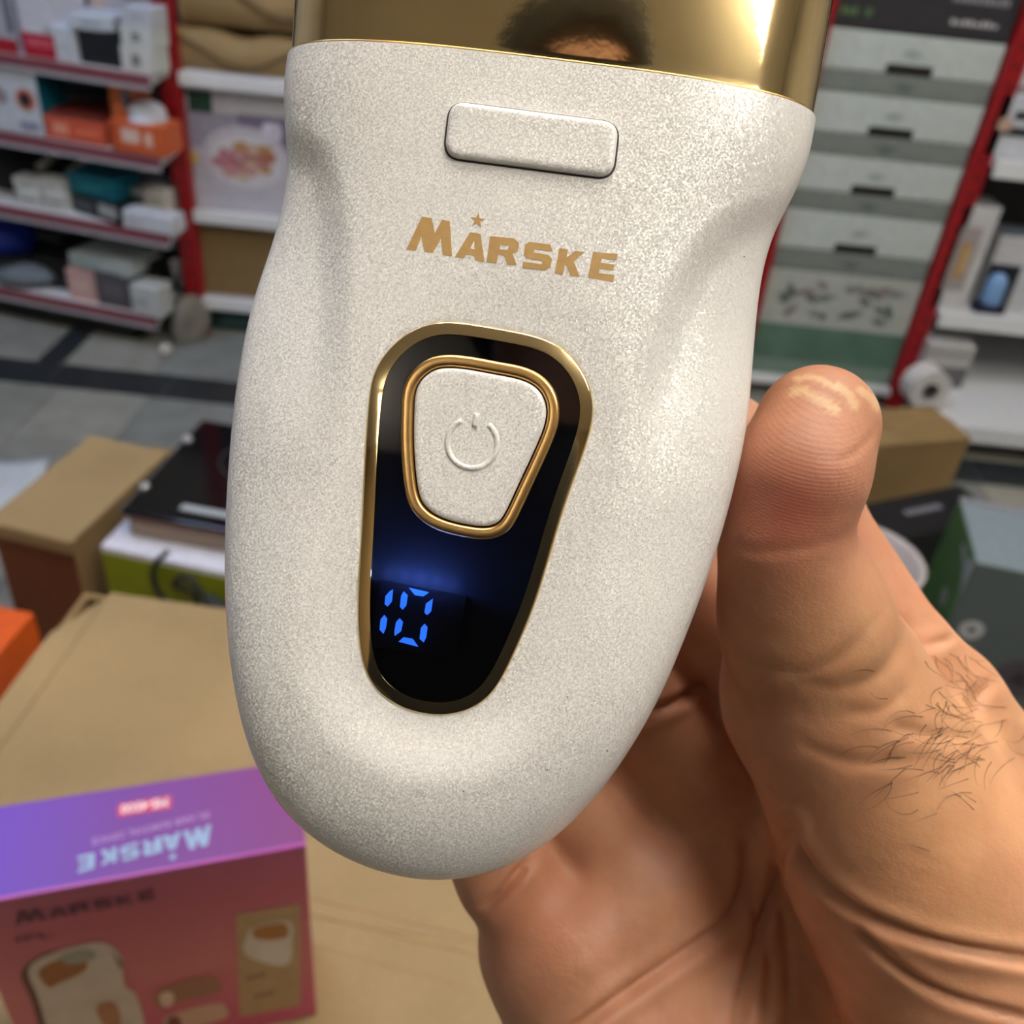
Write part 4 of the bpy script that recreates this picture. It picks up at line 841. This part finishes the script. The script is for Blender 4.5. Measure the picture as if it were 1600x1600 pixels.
palm = chain(X, Y, Z, [(1455,1125,205,12),(1290,1180,218,12),(1130,1260,221,12),(1000,1370,214,12.5),(880,1475,208,15.5)], 10)
for ch in ([(880,1480,208,15.5),(960,1660,208,19.5),(1090,1950,206,23),(1250,2150,204,24)], [(1290,1180,220,12),(1290,1500,226,17),(1350,1900,214,22),(1400,2150,208,24)], [(1130,1260,222,12),(1130,1500,226,17),(1220,1900,212,22)], [(1000,1370,215,12.5),(1030,1560,219,16),(1150,1850,212,20)], [(1470,1130,206,12),(1500,1400,216,16),(1480,1800,212,22)], [(1560,1210,214,13),(1600,1420,216,18)], [(1400,2150,206,27),(1330,2330,200,26)]):
    palm = smin(palm, chain(X, Y, Z, ch, 8), 12)
hand = smin(thumb, palm, 9)
idx = chain(X, Y, Z, [(1560,1225,214,14),(1468,1088,203,11.2),(1420,1032,200,9.8),(1262,790,198,9.4),(1135,685,197,8.4),(1010,600,192,7.6)], 4); hand = smin(hand, idx, 3)
for ch in ([(1330,1200,214,14),(1120,960,208,13),(930,760,198,9.6)], [(1130,1270,216,13.5),(970,1070,208,12.5),(800,900,198,9.4)], [(1000,1380,214,13),(850,1180,206,11.5),(720,1000,196,9)], [(872,1465,207,12.5),(795,1368,204,10.4),(705,1220,198,9),(650,1080,192,8)]):
    hand = smin(hand, chain(X, Y, Z, ch, 4), 3.5)
fore = chain(X, Y, Z, [(1330,2330,200,26),(1500,2700,190,30)], 5); hand = smin(hand, fore, 10)
# where the device lies the flesh gives way
dx, dy = X, Y
HV, HQ = surface_nets(hand, lo, HS); del hand, thumb, palm, idx, fore
def laplace(V, Q, it, lam=.5):
    E2 = np.vstack([Q[:, [0, 1]], Q[:, [1, 2]], Q[:, [2, 3]], Q[:, [3, 0]]]); n = len(V); deg = np.bincount(E2.ravel(), minlength=n).astype(float)
    for _ in range(it):
        S = np.stack([np.bincount(E2[:, 0], V[E2[:, 1], k], n)+np.bincount(E2[:, 1], V[E2[:, 0], k], n) for k in range(3)], 1)
        V = V+lam*(S/deg[:, None]-V)
    return V
def vnorm(V, Q):
    n = np.cross(V[Q[:, 2]]-V[Q[:, 0]], V[Q[:, 3]]-V[Q[:, 1]]); N_ = np.stack([sum(np.bincount(Q[:, k], n[:, c], len(V)) for k in range(4)) for c in range(3)], 1)
    return N_/(np.linalg.norm(N_, axis=1)[:, None]+1e-12)
HV = laplace(HV, HQ, 4); HN = vnorm(HV, HQ)
HP2 = np.stack([800+HV[:, 0]/-HV[:, 2]*F, 800-HV[:, 1]/-HV[:, 2]*F], 1)
facing = sm(np.einsum('ij,ij->i', HN, -HV/np.linalg.norm(HV, axis=1)[:, None]), .0, .35)
CREASE = [  # pixels, depth mm, half width px, only surfaces nearer than this depth
 ([(1228,1285),(1262,1355),(1320,1410),(1400,1452),(1500,1482),(1640,1505)], 1.5, 8, 300), ([(1232,1290),(1214,1370),(1190,1450),(1165,1540),(1150,1640)], 1.5, 8, 300),
 ([(1168,1300),(1160,1400),(1120,1455),(1050,1505),(970,1560),(880,1625)], 1.6, 9, 300), ([(738,1432),(785,1395),(832,1335)], 1.5, 7, 300),
 ([(1330,1440),(1400,1510),(1490,1560),(1640,1600)], .9, 7, 300), ([(1262,1480),(1290,1540),(1330,1620)], .7, 7, 300), ([(1215,1400),(1230,1480),(1235,1600)], .7, 6, 300), ([(1180,1330),(1175,1420),(1200,1500),(1195,1620)], .6, 6, 300),
 ([(1010,1115),(1060,1095),(1110,1062)], 1.3, 7, 300),
 ([(1150,1030),(1230,1050),(1290,1040),(1345,1000),(1372,950)], .22, 10, 190), ([(1240,1068),(1320,1075),(1385,1045),(1408,985)], .28, 10, 200), ([(1300,1110),(1380,1110),(1430,1060)], .22, 10, 200),
 ([(1120,850),(1180,862),(1250,858),(1315,838)], .14, 9, 175), ([(1295,845),(1315,842)], .3, 6, 175), ([(1440,1010),(1478,1000),(1500,985)], .7, 6, 230),
 ([(1290,720),(1330,712),(1372,672)], .25, 5, 175), ([(1560,1058),(1530,1085),(1515,1120)], .7, 8, 240), ([(1380,1130),(1460,1150),(1560,1150)], .4, 9, 230), ([(1240,1160),(1330,1190),(1440,1190)], .3, 10, 230)]
for pts, dep, wd, far in CREASE:
    pl_ = catmull(pts, 8); bb0, bb1 = pl_.min(0)-40, pl_.max(0)+40
    idx_ = np.where((HP2 > bb0).all(1) & (HP2 < bb1).all(1) & (-HV[:, 2] < far) & (facing > .01))[0]
    if not len(idx_): continue
    ds, _ = pdist(HP2[idx_], pl_); ends = np.minimum(np.linalg.norm(HP2[idx_]-pl_[0], axis=1), np.linalg.norm(HP2[idx_]-pl_[-1], axis=1)); ta = sm(ends, 0, 35)
    HV[idx_] -= HN[idx_]*(dep*ta*facing[idx_]*(1.25*np.exp(-(ds/wd)**2)-.35*np.exp(-((ds-2.4*wd)/(1.6*wd))**2)))[:, None]
# soft folds
HV = laplace(HV, HQ, 1, .3)
# keep the flesh out of the device: press points that fall inside its shell back to its surface
dl = HV+np.array([0, 0, DS]); du, dv = uv(dl[:, :2]); rr2 = rnorm(du, dv)
inb = (rr2 < .995) & (dl[:, 2] < 13) & (dv > -6)
backz = -26*(1-np.clip(rr2, 0, 1)**2.6)**(1/2.2)
hit = inb & (dl[:, 2] > backz-.2); HV[hit, 2] = (np.minimum(dl[hit, 2], backz[hit]-.2))-DS
# skin colour: pink pads, callus; brightness of the lit thumb base painted in
def blob(px, py, rx, ry): return np.exp(-((HP2[:, 0]-px)/rx)**2-((HP2[:, 1]-py)/ry)**2)
C_ = np.tile(np.array(lin((213, 156, 122))), (len(HV), 1))
def tint(w, rgb): global C_; C_ = C_*(1-w[:, None])+np.array(lin(rgb))*w[:, None]
near = sm(-HV[:, 2], 205, 180)
tint(.85*blob(1260,690,150,230)*near, (190,134,106)); tint(.75*blob(1225,800,95,85)*near, (180,94,76)); tint(.5*blob(1150,980,90,140)*near, (176,112,88)); tint(.45*blob(1300,1000,150,110)*near, (196,146,104))
tint(.55*blob(1450,900,60,120)*sm(-HV[:, 2], 185, 196), (224,150,118)); tint(.5*blob(860,1440,110,90), (208,132,100)); tint(.35*blob(1350,1050,150,110)*near, (206,160,112)); tint(.8*blob(1480,1330,190,240), (230,172,124)); tint(.6*blob(1500,1150,120,110), (228,174,128))  # thumb base tinted lighter in place of light falling on it
for pts, wd in (([(1243,592),(1275,590),(1305,606)], 5), ([(1240,612),(1256,610)], 8), ([(1268,618),(1290,628),(1305,640)], 9), ([(1312,604),(1325,616),(1336,632)], 8), ([(1345,610),(1362,622),(1370,636)], 7)):
    ds, _ = pdist(HP2, catmull(pts, 6)); jag = 1+.35*np.sin(HP2[:, 0]*.5)*np.cos(HP2[:, 1]*.6); tint(.5*np.exp(-(ds/(wd*jag))**4)*near, (240,212,165))
person = empty('person', (.03, -.36, 0))
TW = np.array(Matrix.Translation((-.03, .36, 0)) @ CM)
def towrl(V): return (np.c_[V*MM, np.ones(len(V))] @ TW.T)[:, :3]
me = bpy.data.meshes.new('body'); HW = towrl(HV); me.from_pydata(HW.tolist(), [], HQ.tolist()); me.update()
att = me.color_attributes.new('skin_tone', 'FLOAT_COLOR', 'POINT'); att.data.foreach_set('color', np.c_[C_, np.clip(1.3*blob(1260,710,100,130), 0, 1)*near].astype(np.float32).ravel())
def skin():
    m, N, L, b = nodes('skin'); at_ = N.new('ShaderNodeVertexColor'); at_.layer_name = 'skin_tone'; tc = N.new('ShaderNodeTexCoord')
    n1 = N.new('ShaderNodeTexNoise'); n1.inputs['Scale'].default_value = 90; n1.inputs['Detail'].default_value = 5; L.new(tc.outputs['Object'], n1.inputs['Vector'])
    hs = N.new('ShaderNodeMix'); hs.data_type = 'RGBA'; hs.blend_type = 'MULTIPLY'; hs.inputs[0].default_value = 1
    r_ = N.new('ShaderNodeValToRGB'); r_.color_ramp.elements[0].position = .35; r_.color_ramp.elements[1].position = .68; r_.color_ramp.elements[0].color = (.90, .84, .80, 1); r_.color_ramp.elements[1].color = (1.06, 1.05, 1.02, 1)
    L.new(n1.outputs['Fac'], r_.inputs['Fac']); L.new(at_.outputs['Color'], hs.inputs[6]); L.new(r_.outputs['Color'], hs.inputs[7]); L.new(hs.outputs[2], b.inputs['Base Color'])
    mp = N.new('ShaderNodeMapping'); mp.inputs['Scale'].default_value = (1, 1, 1.8); L.new(tc.outputs['Object'], mp.inputs['Vector'])
    vo = N.new('ShaderNodeTexVoronoi'); vo.feature = 'DISTANCE_TO_EDGE'; vo.inputs['Scale'].default_value = 850; L.new(mp.outputs['Vector'], vo.inputs['Vector'])
    vc = N.new('ShaderNodeMath'); vc.operation = 'MINIMUM'; vc.inputs[1].default_value = .16; L.new(vo.outputs['Distance'], vc.inputs[0])
    n2 = N.new('ShaderNodeTexNoise'); n2.inputs['Scale'].default_value = 380; n2.inputs['Detail'].default_value = 5; L.new(tc.outputs['Object'], n2.inputs['Vector'])
    ad = N.new('ShaderNodeMath'); ad.operation = 'MULTIPLY_ADD'; ad.inputs[1].default_value = .55; L.new(vc.outputs[0], ad.inputs[0]); L.new(n2.outputs['Fac'], ad.inputs[2])
    wv = N.new('ShaderNodeTexWave'); wv.bands_direction = 'Z'; wv.inputs['Scale'].default_value = 560; wv.inputs['Distortion'].default_value = 9; wv.inputs['Detail'].default_value = 1; wv.inputs['Detail Scale'].default_value = .08; L.new(tc.outputs['Object'], wv.inputs['Vector'])
    rm = N.new('ShaderNodeMath'); rm.operation = 'MULTIPLY'; L.new(wv.outputs['Fac'], rm.inputs[0]); L.new(at_.outputs['Alpha'], rm.inputs[1])
    ad2 = N.new('ShaderNodeMath'); ad2.operation = 'MULTIPLY_ADD'; ad2.inputs[1].default_value = .14; L.new(rm.outputs[0], ad2.inputs[0]); L.new(ad.outputs[0], ad2.inputs[2])
    bp = N.new('ShaderNodeBump'); bp.inputs['Strength'].default_value = .3; bp.inputs['Distance'].default_value = .0005; L.new(ad2.outputs[0], bp.inputs['Height']); L.new(bp.outputs['Normal'], b.inputs['Normal'])
    b.inputs['Roughness'].default_value = .5; b.inputs['Subsurface Weight'].default_value = .25; b.inputs['Subsurface Radius'].default_value = (1, .35, .18); b.inputs['Subsurface Scale'].default_value = .0025
    return m
M_skin = skin(); bodyo = link('body', me, M_skin, person, True)
# thumb nail on the far side of the tip
NV = []; nq = []
n0 = np.array(pq(1318, 690, 166)); axl = np.array(pq(1277, 640, 163))-np.array(pq(1262, 745, 160)); axl /= np.linalg.norm(axl); outn = np.array([.62, -.18, -.76]); outn -= axl*(outn@axl); outn /= np.linalg.norm(outn); sid = np.cross(axl, outn)
c0_ = np.array(pq(1272, 690, 158.5))
for i in range(13):
    for j in range(13):
        a = (j/12-.5)*R(96); l_ = (i/12-.5)*14*(1-.22*(2*j/12-1)**2); p_ = c0_+axl*(l_+1.5)+(outn*math.cos(a)+sid*math.sin(a))*(10.55-.15*(i/12)); NV.append(p_)
for i in range(12):
    for j in range(12): nq.append((i*13+j, i*13+j+1, (i+1)*13+j+1, (i+1)*13+j))
nl = pyd('thumb_nail', towrl(np.array(NV)), nq, mat((214, 168, 150), .25, var=.03), person, True); sm_ = nl.modifiers.new('thickness', 'SOLIDIFY'); sm_.thickness = .0006
# short dark hairs on the back of the hand
from mathutils.bvhtree import BVHTree
bvh = BVHTree.FromPolygons([tuple(v) for v in (np.c_[HV*MM, np.ones(len(HV))])[:, :3]], [tuple(q) for q in HQ])
rh = random.Random(11); V = []; Fc = []
for n_h in range(120):
    if n_h < 90: px, py = rh.gauss(1490, 62), rh.gauss(1165, 48); dirn = rh.gauss(2.75, .45); L_ = rh.uniform(35, 80)
    else: px, py = rh.uniform(1440, 1530), rh.uniform(1020, 1105); dirn = rh.gauss(1.0, .25); L_ = rh.uniform(30, 60)
    bend = rh.gauss(0, .5); base = len(V); cnt_ = 0; N7 = 6
    for s_ in range(N7):
        t = s_/(N7-1); a = dirn+bend*(t-.5); x = px+L_*t*math.cos(a); y = py+L_*t*math.sin(a)*.8
        r0 = Vector(((x-800)/F, -(y-800)/F, -1)).normalized(); hitp = bvh.ray_cast(Vector((0, 0, 0)), r0)
        if hitp[0] is None: break
        h_ = np.array(hitp[0])/MM+np.array(hitp[1])*(.15+1.0*t*t)*math.copysign(1, np.array(hitp[1])@(-np.array(r0))); w_ = .055*(1-.75*t)
        nrm = np.array([-math.sin(a), -math.cos(a), 0])
        for sg in (-1, 1): V.append(h_+nrm*w_*sg)
        V.append(h_+np.array([0, 0, w_*1.4])); cnt_ += 1
    for s_ in range(cnt_-1):
        for k_ in range(3): j = (k_+1) % 3; Fc.append((base+s_*3+k_, base+s_*3+j, base+(s_+1)*3+j, base+(s_+1)*3+k_))
hr = pyd('hand_hair', towrl(np.array(V)), Fc, mat((52, 34, 26), .5), person); hr['kind'] = 'stuff'
# shirt, head and hair of the photographer (seen only in the mirrored gold)
X, Y, Z = grid3((-.42, -.42, .70), (.55, .42, 1.62), .014)
def cw(a, b, r1, r2): return cone(X, Y, Z, a, b, r1, r2)
t_ = smin(cw((-.09, -.03, .8), (-.12, -.03, 1.36), .12, .11), cw((.09, -.03, .8), (.12, -.03, 1.36), .12, .11), .12)
t_ = smin(t_, cw((-.15, -.03, 1.42), (.15, -.03, 1.42), .07, .07), .1); t_ = smin(t_, cw((0, -.02, 1.4), (0, -.01, 1.5), .075, .062), .05)
elb = (.30, .05, 1.02); wr = tuple(towrl(np.array([pq(1450, 2600, 192)]))[0])
t_ = smin(t_, smin(cw((.18, -.03, 1.40), elb, .062, .05), cw(elb, wr, .05, .04), .03), .06)
t_ = smin(t_, cw((-.18, -.03, 1.40), (-.27, .02, 1.10), .062, .05), .06); t_ = smin(t_, cw((-.27, .02, 1.10), (-.15, .22, 1.12), .05, .042), .03)
SV, SQ = surface_nets(t_, (-.42, -.42, .70), .014)
pyd('shirt', laplace(SV, SQ, 2), SQ.tolist(), mat((20, 20, 24), .85, bump=.2), person, True)
X, Y, Z = grid3((-.14, -.16, 1.42), (.14, .2, 1.92), .008)
hd = smin(smin(cw((0, -.01, 1.46), (0, .0, 1.60), .058, .056), cw((0, .0, 1.76), (0, .012, 1.70), .092, .078), .05), cw((0, .035, 1.645), (0, .02, 1.69), .048, .06), .05)
hd = smin(hd, cw((0, .098, 1.70), (0, .108, 1.672), .008, .013), .025)
for sg in (-1, 1):
    hd = smin(hd, cw((sg*.088, -.005, 1.68), (sg*.092, -.01, 1.715), .012, .017), .012); hd = smin(hd, cw((sg*.02, .078, 1.725), (sg*.05, .066, 1.727), .012, .01), .02)
    hd = -smin(-hd, cw((sg*.032, .1, 1.704), (sg*.034, .1, 1.704), .017, .017), .012)
hd = smin(hd, cw((-.02, .082, 1.636), (.02, .082, 1.636), .009, .009), .012)
GV, GQ = surface_nets(hd, (-.14, -.16, 1.42), .008)
hdo = pyd('head', laplace(GV, GQ, 2), GQ.tolist(), mat((176, 124, 92), .55), person, True)
ha = np.maximum(smin(cw((0, -.006, 1.775), (0, -.02, 1.73), .112, .104), cw((0, -.05, 1.70), (0, -.05, 1.64), .08, .06), .05), (Y-.078)-(Z-1.735)*1.4)
KV, KQ = surface_nets(ha, (-.14, -.16, 1.42), .008)
hao = pyd('hair', laplace(KV, KQ, 2), KQ.tolist(), mat((10, 8, 8), .9, bump=.3), person, True); hdo.location.z = hao.location.z = .01
for sg in (-1, 1):
    ey_ = lathe('eye', [(0, -.011), (.008, -.008), (.0112, 0), (.008, .008), (0, .011)], mat((220, 215, 208), .2), person, 20); ey_.location = (sg*.033, .083, 1.714)
tag(person, 'person gripping the white handset in a bare hand, thumb along its right edge', 'person')
